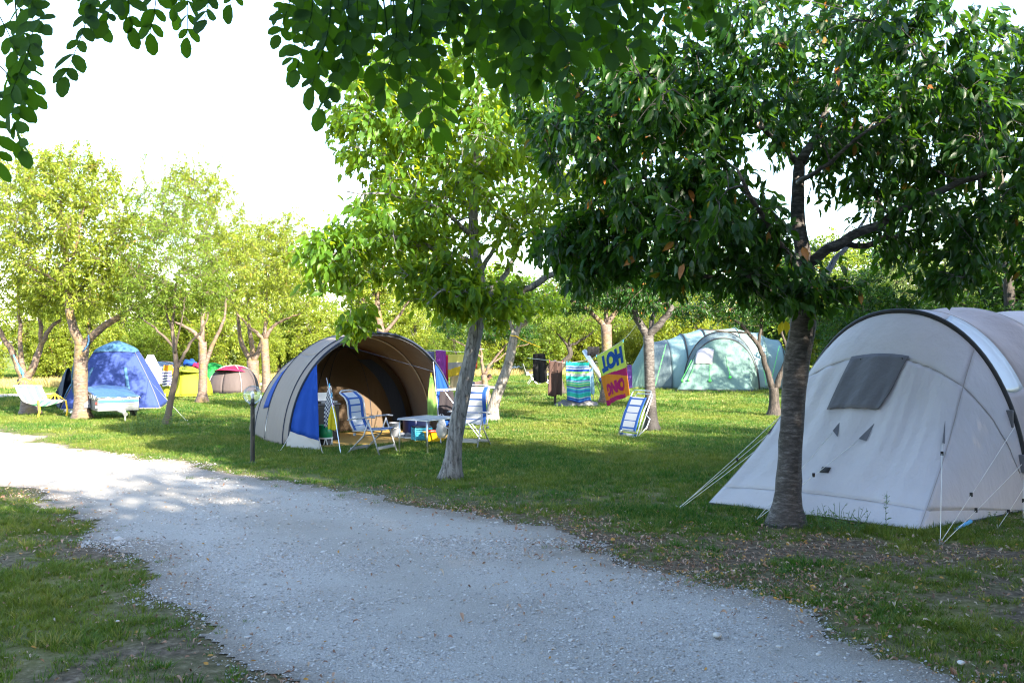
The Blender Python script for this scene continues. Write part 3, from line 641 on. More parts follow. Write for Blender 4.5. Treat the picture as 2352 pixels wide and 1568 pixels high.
for a in [(215,-40,150,175,2.6,11,1.0),(20,-60,60,120,2.6,11,.9),(60,-50,25,215,2.55,13,1.0),(-10,20,60,200,2.6,11,1.05),(40,60,70,235,2.7,11,.95),(-30,120,40,300,2.55,11,1.05),(-25,200,50,345,2.6,9,1.0),(-60,240,-5,370,2.6,9,1.0),(10,-20,95,60,2.6,9,.9),
          (250,-70,300,60,2.6,9,1.0),(330,-70,345,75,2.6,9,1.0),(300,-60,245,50,2.65,9,1.0),(450,-70,430,85,2.6,9,.95),(500,-80,470,45,2.6,7,1.0),(540,-80,530,10,2.6,7,1.0),(160,-70,230,60,2.7,9,.9),(380,-60,400,30,2.7,7,.95),
          (690,-60,640,80,2.6,9,.8),(720,-40,680,160,2.6,13,.95),(760,-40,715,200,2.6,13,1.0),(800,-30,740,250,2.62,13,1.05),(830,-40,800,160,2.7,11,1.1),(860,-40,850,150,2.65,11,1.1),(780,-60,820,80,2.7,9,1.1),(900,-30,880,200,2.6,13,1.05),(940,-60,925,130,2.7,11,1.1),(890,80,935,235,2.6,9,1.05),(935,130,1000,300,2.6,9,1.05),
          (980,-50,965,140,2.7,11,1.0),(1030,-50,1000,120,2.7,11,.95),(1060,-60,1050,90,2.75,9,1.0),(1100,-40,1080,150,2.7,11,1.0),(1130,-50,1115,130,2.75,11,.95),(1190,-40,1160,190,2.65,11,1.1),(1150,40,1195,180,2.7,9,1.0),(1220,-60,1240,120,2.7,11,1.0),(1250,-30,1235,180,2.7,11,1.1),(1260,60,1300,210,2.6,9,1.05),(1310,-40,1290,110,2.75,9,1.0),(1330,-60,1380,100,2.65,11,1.05),(1400,-60,1400,120,2.7,11,1.1),
          (1440,-60,1470,110,2.7,11,1.05),(1470,-60,1530,80,2.75,9,1.0),(1520,-60,1590,50,2.7,9,1.0),(1380,-20,1345,140,2.75,9,1.05),(1560,-80,1640,30,2.75,9,.95),(1600,-80,1610,20,2.8,7,.95),(660,-60,700,60,2.7,9,.9),(1000,-70,1040,30,2.6,7,1.1),(1080,-70,1130,30,2.65,7,1.1),(1170,-80,1200,40,2.7,9,1.1),(1290,-80,1350,40,2.7,9,1.1)]:
    spray(*a)
    if a[0] > 600: spray(a[0]+RNG.uniform(-30,30), a[1]-RNG.uniform(0,50), a[2]+RNG.uniform(-28,28), a[3]-RNG.uniform(10,60), a[4]+.18, a[5], a[6]*1.02)
tw = MB(); P = []; A = []; Nn = []; Ls = []
for (x0, y0, x1, y1, d, k, s) in sprays:
    a = VP(x0, y0, d); b = VP(x1, y1, d+RNG.uniform(-.12, .12)); ln = np.linalg.norm(b-a)
    Q = smooth_path([a, (a+b)/2+RNG.normal(0, .05*ln, 3)+np.array([.02, -.02, .02]), b], 8)
    tw.tube(Q, np.linspace(.0018, .0009, 8), 4); up = a+np.array([RNG.uniform(-.05,.05), -.1, .25]); tw.tube(smooth_path([up, a], 3), .0022, 4)
    side = np.cross((b-a)/ln, np.array([RNG.normal(0, .35), -1, RNG.normal(0, .35)])); side /= np.linalg.norm(side)
    step = .036*s; npair = max(2, int((ln-.02)/step)); dirv = (b-a)/ln
    for j in range(npair):
        t = 1-(j+.6)*step/ln
        if t < 0: break
        p = Q[min(7, int(t*7))]*(1-(t*7) % 1)+Q[min(7, int(t*7)+1)]*((t*7) % 1)
        for sg in (-1, 1):
            A.append(side*sg*.8+dirv*.75+RNG.normal(0, .16, 3)+np.array([0,0,-.15])); P.append(p); Ls.append(.055*s*RNG.uniform(.62, 1.15)); Nn.append(np.array([0,-1,.3])+RNG.normal(0, .4, 3))
    P.append(b); A.append(dirv+RNG.normal(0, .1, 3)); Ls.append(.062*s); Nn.append(np.array([0,-1,.3])+RNG.normal(0, .3, 3))
tag(tw.build('leaf_stalk', M['leaf_locust'], root), kind='stuff')
P, A, Nn, Ls = map(np.array, (P, A, Nn, Ls)); order = np.argsort(-(P[:,2] < 1.9+830/F*2.65).astype(float)-Ls); big = order[:300]; rest = order[300:]
shared = []
for q in range(10):
    me = leaf_object('leaf', np.zeros((1,3)), np.array([[0,1.,0]]), np.array([[0,0,1.]]), np.ones(1), np.array([.60]), 'oval', M['leaf_locust'], None, np.array([q/10*.84]))
    shared.append(me.data); bpy.data.objects.remove(me)
for i in big:
    o = bpy.data.objects.new('leaf', shared[int(RNG.integers(10))]); COL.objects.link(o); o.parent = root
    yv = A[i]/np.linalg.norm(A[i]); xv = np.cross(yv, Nn[i]); xv /= np.linalg.norm(xv); zv = np.cross(xv, yv)
    o.rotation_euler = Matrix(((xv[0],yv[0],zv[0]),(xv[1],yv[1],zv[1]),(xv[2],yv[2],zv[2]))).to_euler(); o.scale = (Ls[i],)*3; o.location = Vector(P[i]-rootloc(root))
if len(rest): tag(leaf_object('crown', P[rest], A[rest], Nn[rest], Ls[rest], Ls[rest]*.6, 'oval', M['leaf_locust'], root), kind='stuff')
# the rest of the same tree's crown, overhead and behind
k = 9000; q = RNG.normal(0, 1, (k, 3)); q /= np.linalg.norm(q, axis=1, keepdims=True); q *= RNG.random((k, 1))**(1/2.2)
C_ = np.array([.1, -1.0, 4.7])+q*np.array([4.2, 3.3, 1.1]); Lc_ = RNG.uniform(.06, .11, k); A_ = RNG.normal(0, .6, (k, 3)); A_[:,2] -= .7; N_ = RNG.normal(0, .5, (k, 3)); N_[:,2] += .8
tag(leaf_object('crown', C_, A_, N_, Lc_, Lc_*.6, 'far', M['leaf_locust'], root), kind='stuff')
print('TREES done')
# ================================================================== TENTS
def arch_fn(R, L, h, p=2.0, q=2.0, asym=0.0):
    R = np.array([R[0], R[1], 0.0]); L = np.array([L[0], L[1], 0.0]); c = (R+L)/2; v = (R-L)/2
    def A(t):
        t = np.asarray(t, float); a = math.pi*t; co = np.cos(a); si = np.sin(a)
        lat = np.sign(co)*np.abs(co)**(2/p); z = h*np.abs(si)**(2/q)
        return c+lat[..., None]*v+z[..., None]*np.array([0, 0, 1.0])
    return A
def surf(fn, u0, u1, v0, v1, nu=24, nv=14):
    U, Vv = np.meshgrid(np.linspace(u0, u1, nu), np.linspace(v0, v1, nv), indexing='ij'); return fn(U, Vv)
def panel(name, fn, uv, mat, parent, n=(24, 14), thick=.006, off=0.0, jig=0.0):
    P = surf(fn, *uv, *n)
    if off or jig:
        du = np.gradient(P, axis=0); dv = np.gradient(P, axis=1); nn = np.cross(du, dv); nn /= (np.linalg.norm(nn, axis=-1, keepdims=True)+1e-9)
        P = P+nn*off
    return MB().grid(P).build(name, mat, parent, smooth=True, thick=thick)
def line_on(name, fn, uvs, r, mat, parent, n=24, off=0.006):
    uvs = np.array(uvs, float); s = np.linspace(0, 1, n); k = np.linspace(0, 1, len(uvs))
    U = np.interp(s, k, uvs[:,0]); Vv = np.interp(s, k, uvs[:,1]); e = 1e-3
    P = fn(U, Vv); nn = np.cross(fn(U+e, Vv)-P, fn(U, Vv+e)-P); nn /= (np.linalg.norm(nn, axis=-1, keepdims=True)+1e-9)
    return MB().tube(P+nn*off, r, 6).build(name, mat, parent, smooth=True)
def proj(P): return np.stack([1176+F*P[...,0]/P[...,1], 784+F*(CAM_H-P[...,2])/P[...,1]], -1)
def inv_uv(fn, x, y, rng=(0,1,0,1)):
    U, Vv = np.meshgrid(np.linspace(rng[0], rng[1], 240), np.linspace(rng[2], rng[3], 240), indexing='ij'); q = proj(fn(U, Vv))
    i = np.argmin((q[...,0]-x)**2+(q[...,1]-y)**2); return U.ravel()[i], Vv.ravel()[i]
def quad_on(name, fn, corners, mat, parent, n=(10, 10), off=.012, thick=.008, sag=0.0):
    """cloth patch with corner (u,v)s tl,tr,br,bl lying on a tent wall"""
    c = np.array(corners, float); a, b = np.meshgrid(np.linspace(0, 1, n[0]), np.linspace(0, 1, n[1]), indexing='ij')
    uv = (c[0]*(1-a)[...,None]+c[1]*a[...,None])*(1-b)[...,None]+(c[3]*(1-a)[...,None]+c[2]*a[...,None])*b[...,None]
    P = fn(uv[...,0], uv[...,1]); e = 1e-3
    nn = np.cross(fn(uv[...,0]+e, uv[...,1])-P, fn(uv[...,0], uv[...,1]+e)-P); nn /= (np.linalg.norm(nn, axis=-1, keepdims=True)+1e-9)
    wv = .5+.5*np.sin(a*23+b*4)
    P = P+nn*(off+sag*(wv*b)[...,None])
    return MB().grid(P).build(name, mat, parent, smooth=True, thick=thick)
def end_wall(A, ground, bulge=.10, foot=.10, us=(.30, .70), wr=.0, wf=26, drop=1.0):
    """sloping tent end: from the hoop A(u) down to a ground line R -> F -> L -> L1"""
    g = [np.array([p[0], p[1], 0.0]) for p in ground]
    def gr(u):
        x = np.zeros(u.shape+(3,)); k = [0, us[0], us[1], 1]
        for i in range(3):
            m = (u >= k[i]-1e-9) & (u <= k[i+1]+1e-9); t = (u-k[i])/(k[i+1]-k[i]); x = np.where(m[...,None], g[i]*(1-t)[...,None]+g[i+1]*t[...,None], x)
        return x
    def fn(u, v):
        u = np.asarray(u, float); v = np.asarray(v, float); a = A(u); b = gr(u)
        hv = v+foot*np.sin(np.pi*v)*(-1)*np.clip(v, 0, 1)                     # fabric flares at the foot
        P = a+(b-a)*hv[...,None]; z = a[...,2]*(1-v)
        z = z*(1+bulge*np.sin(np.pi*np.clip(v/.5, 0, 1))*(v < .5))
        P[...,2] = z
        if wr:
            d = b-a; d[...,2] = 0; L = np.linalg.norm(d, axis=-1, keepdims=True)+1e-6; d = d/L
            s = (np.sin(u*wf*6.28+1.5*np.sin(v*4)+3*np.sin(u*9))+.7*np.sin(u*wf*15+2*np.sin(v*3)+4*np.sin(u*13))*np.clip(np.sin(u*17+v*2), 0, 1))*wr*np.sin(np.pi*np.clip(v, 0, 1))*np.clip(L[...,0], 0, 1)
            P = P+d*s[...,None]
        return P
    return fn
def loft(archs, ss, sag=.03):
    ss = np.array(ss, float)
    def fn(u, s):
        u = np.asarray(u, float); s = np.asarray(s, float); out = np.zeros(u.shape+(3,))
        for i in range(len(archs)-1):
            m = (s >= ss[i]-1e-9) & (s <= ss[i+1]+1e-9); t = np.clip((s-ss[i])/(ss[i+1]-ss[i]), 0, 1)
            P = archs[i](u)*(1-t)[...,None]+archs[i+1](u)*t[...,None]
            k = 1-sag*np.sin(np.pi*t)*np.clip(np.sin(np.pi*u)*1.5, 0, 1); P[...,2] = P[...,2]*k
            out = np.where(m[...,None], P, out)
        return out
    return fn
def guy(parent, a, b, r=.004, mat='rope', slider=None, peg=True):
    a = np.array(a, float); b = np.array(b, float)
    o = MB().tube(np.array([a, (a+b)/2-np.array([0,0,.01]), b]), r, 5).build('guy_rope', M[mat], parent, smooth=True)
    if slider is not None:
        p = a*(1-slider)+b*slider; MB().box(p, (.03, .015, .045), bev=.004).build('slider', M['mud'], o)
    if peg: MB().tube([b+np.array([0,0,.05]), b+np.array([.02,0,-.06])], .005, 5).build('peg', M['alu'], o)

# ---------------------------------------------------------------- white cotton tunnel tent
wt = thing('tunnel_tent', 'big off-white cotton tunnel tent with grey window cover and black arch', 'tent', (4.9, 11.9, 0))
R1, L1 = np.array([5.82, 11.22]), np.array([3.70, 13.30]); nax = np.array([.698, .716])
Fc, Lc = np.array([4.02, 9.86]), np.array([2.26, 11.55])
A1 = arch_fn(R1, L1, 2.27, 2.15, 2.0); wend = end_wall(A1, [R1, Fc, Lc, L1], .02, .09, (.30, .70), wr=.017, wf=15)
wc = M['white_cotton']
panel('end_roof', wend, (.0, .30, 0, .26), wc, wt); panel('end_roof', wend, (.30, .70, 0, .26), wc, wt); panel('end_roof', wend, (.70, 1, 0, .26), wc, wt)
panel('side_wall', wend, (0, .30, .26, .90), wc, wt, (40, 24)); panel('end_wall', wend, (.30, .70, .26, .90), wc, wt, (60, 30)); panel('side_wall', wend, (.70, 1, .26, .90), wc, wt)
panel('skirt', wend, (0, .30, .90, .985), wc, wt, off=.004); panel('skirt', wend, (.30, .70, .90, .985), wc, wt, (40, 8), off=.004); panel('skirt', wend, (.70, 1, .90, .985), wc, wt, off=.004)
for uv in ([(0.03,.90),(.30,.90),(.70,.90),(.97,.90)], [(.08,.26),(.30,.26),(.70,.26),(.92,.26)], [(.30,0),(.30,.985)], [(.70,0),(.70,.985)]): line_on('seam', wend, uv, .004, M['seam'], wt, 50)
line_on('mud_flap', wend, [(.0,.995),(.30,.995),(.70,.995),(1,.995)], .018, M['mud'], wt, 60, 0)
wpts = [inv_uv(wend, *p, (.3,.7,.05,.95)) for p in ((1958,822),(2090,820),(2022,945),(1900,943))]
wn = quad_on('window_cover', wend, wpts, M['slate'], wt, (16, 14), .022, .006, .02)
for p in ((1975,828),(2070,826)):
    q = inv_uv(wend, *p, (.3,.7,.05,.95)); c = wend(np.array(q[0]), np.array(q[1])); MB().tube([c+np.array([0,-.03,.02]), c+np.array([.01,-.04,-.03])], .008, 6).build('toggle', M['black_rubber'], wn)
MB().tube(A1(np.linspace(0, 1, 60)), .036, 10).build('arch_pole', M['black_rubber'], wt, smooth=True)
A2 = arch_fn(R1+nax*.46+np.array([.06,-.05]), L1+nax*.46, 2.30, 2.15, 2.0); A3 = arch_fn(R1+nax*1.2+np.array([.35,-.33]), L1+nax*1.2, 2.34, 2.2, 2.0)
A4 = arch_fn(R1+nax*3.4+np.array([.4,-.38]), L1+nax*3.4, 2.34, 2.2, 2.0); A5 = arch_fn(R1+nax*5.4+np.array([.2,-.2]), L1+nax*5.2, 1.9, 2.2, 2.0)
body = loft([A1, A2, A3, A4, A5], [0, .1, .28, .7, 1], .035)
panel('roof_strip', body, (.0, .20, 0, .1), M['tan_cotton'], wt, (20, 6)); panel('roof_strip', body, (.20, .42, 0, .1), M['clear'], wt, (20, 6)); panel('roof_strip', body, (.42, 1, 0, .1), wc, wt, (30, 6))
panel('canopy', body, (0.02, .98, .1, .28), M['tan_cotton'], wt, (50, 10)); panel('canopy', body, (0.0, 1, .28, .7), M['tan_cotton'], wt, (50, 12)); panel('canopy', body, (0, 1, .7, 1), M['tan_cotton'], wt, (50, 10))
for s in (.1, .28, .7): line_on('seam', body, [(.01,s),(.99,s)], .011, M['seam'], wt, 60)
line_on('seam', body, [(.24,.1),(.24,.28),(.24,.7)], .004, M['seam'], wt, 30)
MB().tube([A2(np.array(.14))+np.array([-.06,-.06,0]), R1.tolist()+[.55], (R1+np.array([.02,-.12])).tolist()+[-.02]], .012, 7).build('steel_pole', M['alu'], wt)
for px, sz in (((1985,900), .10), ((2000,1000), .0)):
    pass
tri = [((1930,970),(1915,990),(1925,1003)), ((2010,970),(1973,1008),(1990,1012)), ((2172,965),(2166,1018),(2172,1020)), ((1800,945),(1762,995),(1780,1000))]
for t in tri:
    q = [inv_uv(wend, *p) for p in t]; P = np.array([wend(np.array(a), np.array(b)) for a, b in q]); ctr = P.mean(0); outv = np.array([-.5, -.8, .3])*.035
    P[1:] = P[1:]+outv*np.array([[1.3],[.6]]); MB().add(np.vstack([P, P+np.array([0,-.004,0])]), [(0,1,2),(5,4,3),(0,3,4,1),(1,4,5,2),(2,5,3,0)]).build('guy_patch', M['slate'], wt)
for a, b, sl in (((1973,1008),(1735,1195),.45), ((1915,992),(1735,1195),None), ((2168,1020),(2160,1248),.1), ((1762,995),(1553,1170),.35), ((1800,950),(1553,1172),None), ((1780,1000),(1556,1172),None)):
    q = inv_uv(wend, *a); p = wend(np.array(q[0]), np.array(q[1]))+np.array([-.02,-.03,.0]); guy(wt, p, G(*b), .0035, slider=sl)
for u, b in ((.135,(2157,1250)), (.075,(2163,1250)), (.04,(2290,1215)), (.06,(2350,1190))):
    guy(wt, A1(np.array(u))+np.array([-.05,-.05,0]), G(*b), .003, slider=.62)
for u in (.16, .085):
    c = A1(np.array(u))+np.array([-.06,-.05,-.07]); MB().box(c, (.05, .09, .2), rz=.8, bev=.01).build('sleeve_patch', M['slate'], wt)
q = inv_uv(wend, 1897, 1080, (.3,.7,.1,.95)); c = wend(np.array(q[0]), np.array(q[1]))
quad_on('patch', wend, [(q[0]-.008,q[1]-.012),(q[0]+.008,q[1]-.012),(q[0]+.008,q[1]+.012),(q[0]-.008,q[1]+.012)], M['mud'], wt, (3,3), .012)
MB().tube([G(2195,1224)+np.array([0,0,.03]), G(2240,1212)+np.array([0,.1,.05])], .02, 8).build('hose_end', M['cord_blue'], wt)

# ---------------------------------------------------------------- taupe and blue awning with open front
aw = thing('awning_tent', 'taupe and blue arched awning tent with its front open', 'tent', (-2.9, 19.2, 0))
FL, FR = np.array([-3.98, 17.72]), np.array([-1.10, 20.0]); ax_ = (FR-FL)/np.linalg.norm(FR-FL); bk = np.array([-.46, .89])
B0 = arch_fn(FR, FL, 2.06, 2.1, 2.05); B1 = arch_fn(FR+bk*.30+ax_*.02, FL+bk*.30-ax_*.03, 2.08, 2.1, 2.05); B2 = arch_fn(FR+bk*1.35, FL+bk*1.35-ax_*.10, 2.05, 2.15, 2.05)
B3 = arch_fn(FR+bk*2.5-ax_*.1, FL+bk*2.5-ax_*.02, 1.80, 2.1, 2.0); B4 = arch_fn(FR+bk*3.3-ax_*.5, FL+bk*3.5+ax_*.1, 1.30, 2.0, 1.9); B5 = arch_fn(FR+bk*3.8-ax_*1.0, FL+bk*3.9+ax_*.35, .05, 2.0, 1.9)
ab = loft([B0, B1, B2, B3, B4, B5], [0, .08, .36, .68, .88, 1], .03)
be = M['beige']
panel('hood', ab, (.01, .99, 0, .08), be, aw, (60, 5)); panel('roof', ab, (0, .70, .08, .36), be, aw, (50, 10)); panel('side_wall', ab, (.70, 1, .08, .36), be, aw, (24, 10))
panel('roof', ab, (0, .73, .36, .68), be, aw, (50, 12))
panel('side_wall', ab, (.73, .76, .36, .68), be, aw, (4, 12)); panel('side_window', ab, (.76, .90, .37, .52), M['blue'], aw, (14, 8), off=-.012)
panel('side_wall', ab, (.76, 1, .36, .68), be, aw, (20, 12)); panel('rear_roof', ab, (0, 1, .68, .88), be, aw, (50, 8)); panel('rear_wall', ab, (0, 1, .88, 1), be, aw, (50, 6))
for s in (.08, .36, .68): line_on('seam', ab, [(.0, s), (1, s)], .010 if s == .36 else .014, M['navy'], aw, 60, -.004)
line_on('hood_edge', ab, [(.01,.0),(.99,.0)], .020, M['navy'], aw, 70, 0)
# front wings hang from the hood; the left one is drawn across, the right one is a narrow strip
def wing(u0, u1, inner_top, inner_bot, zb0, name):
    k = 16; U = np.linspace(u0, u1, k); edge = B0(U); s = np.linspace(0, 1, k)
    top = np.array(inner_top); bot = np.array(inner_bot); inner = top*(1-s)[:,None]+bot*s[:,None]
    T = np.linspace(0, 1, 12); P = edge[:,None,:]*(1-T)[None,:,None]+inner[:,None,:]*T[None,:,None]
    P[...,1] += .03*np.sin(T*16)[None,:]*s[:,None]
    return MB().grid(P).build(name, M['blue'], aw, smooth=True, thick=.006)
lt = B0(np.array(.74)); wing(.74, .955, lt, VP(733, 1012, 17.35), .2, 'front_wing')
rt = B0(np.array(.255)); wing(.255, .03, rt, B0(np.array(.03))+np.array([-.35,-.12,.02]), .2, 'front_wing')
a = B0(np.array(.955)); b = VP(733, 1012, 17.35); P = np.array([[a, a*[1,1,0]+[-.05,-.05,.02]], [(a+b)/2, ((a+b)/2)*[1,1,0]+[-.02,-.06,.0]], [b, b*[1,1,0]+[.02,-.03,.02]]]); MB().grid(P).build('skirt', M['flap_pale'], aw, thick=.006)
# inner rear wall with its seams, and the dark doorway to the sleeping cabin
C = arch_fn(FR+bk*2.1-ax_*.14, FL+bk*2.1+ax_*.12, 1.76, 2.15, 2.0)
def inner(u, v): 
    a = C(np.asarray(u)*.5); b = C(1-np.asarray(u)*.5); return a*(1-np.asarray(v))[...,None]+b*np.asarray(v)[...,None]
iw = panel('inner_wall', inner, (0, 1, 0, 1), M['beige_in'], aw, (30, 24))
for v in (.30, .62, .70): line_on('zip', inner, [(.04, v), (.9, v)], .006, M['navy'], iw, 20, .01)
P = np.array([[C(np.array(u))*.96+np.array([FR[0]*.04-.12,FR[1]*.04-.35,0]), C(np.array(u))*.96+np.array([FR[0]*.04-.40,FR[1]*.04-.50,0])] for u in np.linspace(.03, .36, 14)])
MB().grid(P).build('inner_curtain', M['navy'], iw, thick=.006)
MB().tube(B0(np.linspace(.02, .98, 60))+np.array([bk[0]*.05, bk[1]*.05, -.04]), .014, 8).build('arch_pole', M['slate'], aw, smooth=True)
MB().tube(B2(np.linspace(.02, .98, 60))+np.array([0,0,-.03]), .014, 8).build('arch_pole', M['alu'], aw, smooth=True)
lp0, lp1 = VP(750, 868, 17.9), G(783, 1044)*1.0; MB().tube([lp0, lp0*.45+lp1*.55+np.array([.02,0,.0]), lp1], .006, 7).build('front_pole', M['alu'], aw)
rp0, rp1 = B0(np.array(.27))+np.array([.02,-.05,-.06]), G(1013, 1020); MB().tube([rp0, rp1], .009, 7).build('front_pole', M['white_metal'], aw)
MB().tube([B0(np.array(.62))+np.array([0,.05,-.1]), B0(np.array(.22))+np.array([-.05,.02,-.05])], .005, 6).build('cross_line', M['navy'], aw)
guy(aw, VP(733, 1008, 17.35), G(742, 1045), .008, 'flap_pale'); guy(aw, B0(np.array(.97)), G(640, 1040), .004); guy(aw, FL.tolist()+[.12], G(622,1012), .004)
mat_c = [FL+bk*1.9+ax_*.2, FL+ax_*.42-bk*.42, FR-ax_*.15-bk*.62, FR+bk*1.9-ax_*.2]
mp = np.array([[*p, .020] for p in mat_c]); a_, b_ = np.meshgrid(np.linspace(0,1,26), np.linspace(0,1,20), indexing='ij')
P = (mp[0]*(1-a_)[...,None]+mp[3]*a_[...,None])*(1-b_)[...,None]+(mp[1]*(1-a_)[...,None]+mp[2]*a_[...,None])*b_[...,None]; P[...,2] += .012*fbm(P[...,0]*4, P[...,1]*4, 2)
recenter(tag(MB().grid(P).build('floor_mat', M['mat_ochre'], smooth=True, thick=.008), 'ochre floor mat spread under the open awning', 'mat'))

# ---------------------------------------------------------------- tall blue dome tent
def square_dome(root, c, rz, a, b, H, mats, k0=.86, p=1.75, cap=None, face_mats=None):
    cs, sn = math.cos(rz), math.sin(rz)
    def corner(i, v):
        sx, sy = ((-1,-1),(1,-1),(1,1),(-1,1))[i % 4]; v = np.asarray(v, float); r = np.where(v < k0, 1-.57*(v/k0)**1.2, .03+.40*(1-np.clip((v-k0)/(1-k0), 0, 1)**1.6))
        x, y = sx*a*r, sy*b*r; return np.stack([c[0]+x*cs-y*sn, c[1]+x*sn+y*cs, H*np.asarray(v, float)], -1)
    fns = []
    for i in range(4):
        def fn(u, v, i=i):
            u = np.asarray(u, float); v = np.asarray(v, float); p0, p1 = corner(i, v), corner(i+1, v)
            P = p0*(1-u)[...,None]+p1*u[...,None]; n = ((p0+p1)/2-np.array([c[0], c[1], 0])); n[...,2] = 0
            n /= (np.linalg.norm(n, axis=-1, keepdims=True)+1e-6)
            P = P+n*(np.sin(np.pi*u)*np.sin(np.pi*np.clip(v,0,1))*.06)[...,None]
            P[...,2] += np.sin(np.pi*u)*.05*np.clip(v, 0, 1)**3
            return P
        fns.append(fn)
        panel('wall', fn, (0, 1, .02, k0), (face_mats or mats)[i], root, (18, 18), .006); panel('roof_cap', fn, (0, 1, k0, 1), cap or mats[i], root, (12, 6), .006, off=.012)
        MB().tube(corner(i, np.linspace(0, 1, 20)), .012, 7).build('pole', M['slate'], root, smooth=True)
        line_on('seam', fn, [(0,k0),(1,k0)], .008, M['dome_dark'], root, 14, .01)
    MB().tube(np.array([corner(i, np.array(.015)) for i in (0,1,2,3,0)]), .02, 6).build('hem', M['flap_pale'], root)
    return fns, corner
bt = thing('dome_tent', 'tall blue dome tent with pale blue cap behind the trailer', 'tent', (-11.35, 28.6, 0))
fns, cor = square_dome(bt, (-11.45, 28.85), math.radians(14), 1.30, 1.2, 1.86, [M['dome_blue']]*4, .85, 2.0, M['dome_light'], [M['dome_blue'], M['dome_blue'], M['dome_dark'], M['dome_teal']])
for u in (.14, .68): panel('pale_strip', fns[0], (u, u+.045, .03, .62), M['dome_light'], bt, (3, 14), .004, off=.022)
panel('door', fns[3], (.50, .95, .03, .60), M['dome_dark'], bt, (10, 14), .006, off=.03)
line_on('door_zip', fns[3], [(.95,.6),(.98,.3),(.88,.05)], .018, M['dome_light'], bt, 14, .05)
vest = end_wall(lambda u: fns[3](np.asarray(u), np.full(np.shape(u), .0))+np.stack([0*u, 0*u, 1.15*np.sin(np.pi*u)], -1), [fns[3](np.array(0.),np.array(0.)), (-13.9,29.4), (-13.9,30.2), fns[3](np.array(1.),np.array(0.))], .1, .1)
panel('porch', vest, (.05, .95, 0, .98), M['dome_dark'], bt, (20, 12))
guy(bt, cor(1, np.array(.45)), G(430, 968), .004)

# ---------------------------------------------------------------- small dome tents
def low_dome(name, label, c, rz, a, b, H, m_main, m_top, band, peak=True, m_hem='mud'):
    root = thing(name, label, 'tent', (c[0], c[1], 0)); cs, sn = math.cos(rz), math.sin(rz)
    def fn(u, v):                # u round the base, v up
        u = np.asarray(u, float); v = np.asarray(v, float); th = 2*np.pi*u; r = (np.abs(np.cos(th))**2.5+np.abs(np.sin(th))**2.5)**(-1/2.5)
        k = np.cos(v*np.pi/2)**.80; x = a*r*np.cos(th)*k; y = b*r*np.sin(th)*k; z = H*np.sin(v*np.pi/2)**.92
        return np.stack([c[0]+x*cs-y*sn, c[1]+x*sn+y*cs, z], -1)
    n = 8
    for i in range(n): panel('panel', fn, (i/n+.0, (i+1)/n, .03, .72), M[m_main], root, (8, 14), .005)
    for i in range(4): panel('roof_panel', fn, (i/4, (i+1)/4, .72, 1), M[m_top], root, (10, 8), .005)
    for q in (.125, .375, .625, .875): line_on('pole', fn, [(q,.02),(q,.99)], .012, M[band], root, 20, .012)
    line_on('hem', fn, [(k/8, .02) for k in range(9)], .018, M[m_hem], root, 50, 0)
    if peak:                     # hooded porch over the door, towards the road
        th = np.linspace(.56, .94, 18); P = np.array([[fn(np.array(t), np.array(.74)), fn(np.array(t), np.array(.55))+np.array([0, -.30*math.sin((t-.56)/.38*math.pi), .09*math.sin((t-.56)/.38*math.pi)])] for t in th])
        MB().grid(P).build('porch_hood', M[m_top], root, smooth=True, thick=.008)
    return root, fn
y_, yf = low_dome('dome_tent', 'small lime yellow dome tent under the slender tree', (-11.4, 34.6), .15, .95, .85, 1.02, 'yellow', 'yellow', 'yellow', True, 'yellow')
line_on('vent', yf, [(.66,.62),(.75,.66),(.84,.62)], .02, M['grey'], y_, 12, .02)
g_, gf = low_dome('dome_tent', 'small grey dome tent with pink hooded roof', (-10.35, 37.0), -.2, .88, .9, 1.0, 'grey', 'pink', 'flap_pale')
low_dome('dome_tent', 'bright green dome tent half hidden behind grey dome', (-11.9, 39.2), .2, .9, .9, 1.05, 'green', 'green', 'green', False, 'green')
low_dome('dome_tent', 'grey-blue dome tent with red and blue bundle on top behind lime tent', (-13.3, 37.6), .1, 1.35, 1.0, 1.14, 'greyblue', 'greyblue', 'grey', False)

# ---------------------------------------------------------------- sage green family tunnel tent
gt = thing('tunnel_tent', 'large sage green tunnel tent with lime guy ropes beyond the lawn', 'tent', (8.2, 40.5, 0))
def hx(x, y0, y1, h, p=2.2): return arch_fn((x, y0), (x, y1), h, p, 2.0)
main = loft([hx(6.35,39.6,43,1.95), hx(7.0,39.3,43.3,2.2), hx(7.8,39.2,43.4,2.42), hx(9.2,39.2,43.4,2.45), hx(10.2,39.4,43.2,2.25)], [0, .2, .42, .78, 1], .02)
panel('roof', main, (0, 1, 0, .2), M['sage_light'], gt, (40, 6)); panel('roof', main, (0, 1, .2, .42), M['sage_light'], gt, (40, 6)); panel('roof', main, (0, 1, .42, .78), M['sage_light'], gt, (40, 8)); panel('roof', main, (0, 1, .78, 1), M['sage_light'], gt, (40, 6))
for s in (.0, .2, .42, .78, 1): line_on('pole_sleeve', main, [(.01,s),(.99,s)], .028, M['mud'] if s < .5 else M['sage'], gt, 40, -.01)
lefta = loft([hx(6.35,39.5,43.1,1.98), hx(5.55,39.8,42.8,1.9), hx(4.55,40.6,42.2,.04)], [0, .55, 1], .03)
panel('left_cabin', lefta, (0, 1, 0, .55), M['sage_dark'], gt, (40, 12)); panel('left_cabin_end', lefta, (0, 1, .55, 1), M['sage'], gt, (40, 10))
line_on('pole_sleeve', lefta, [(.01,.55),(.99,.55)], .02, M['sage_light'], gt, 40, .01)
panel('cabin_patch', lefta, (.36, .48, .47, .56), M['sage_light'], gt, (6, 5), off=.03)
righta = loft([hx(10.2,39.5,43.1,2.22), hx(11.0,39.9,42.7,1.95), hx(12.2,40.6,42.2,.04)], [0, .5, 1], .03)
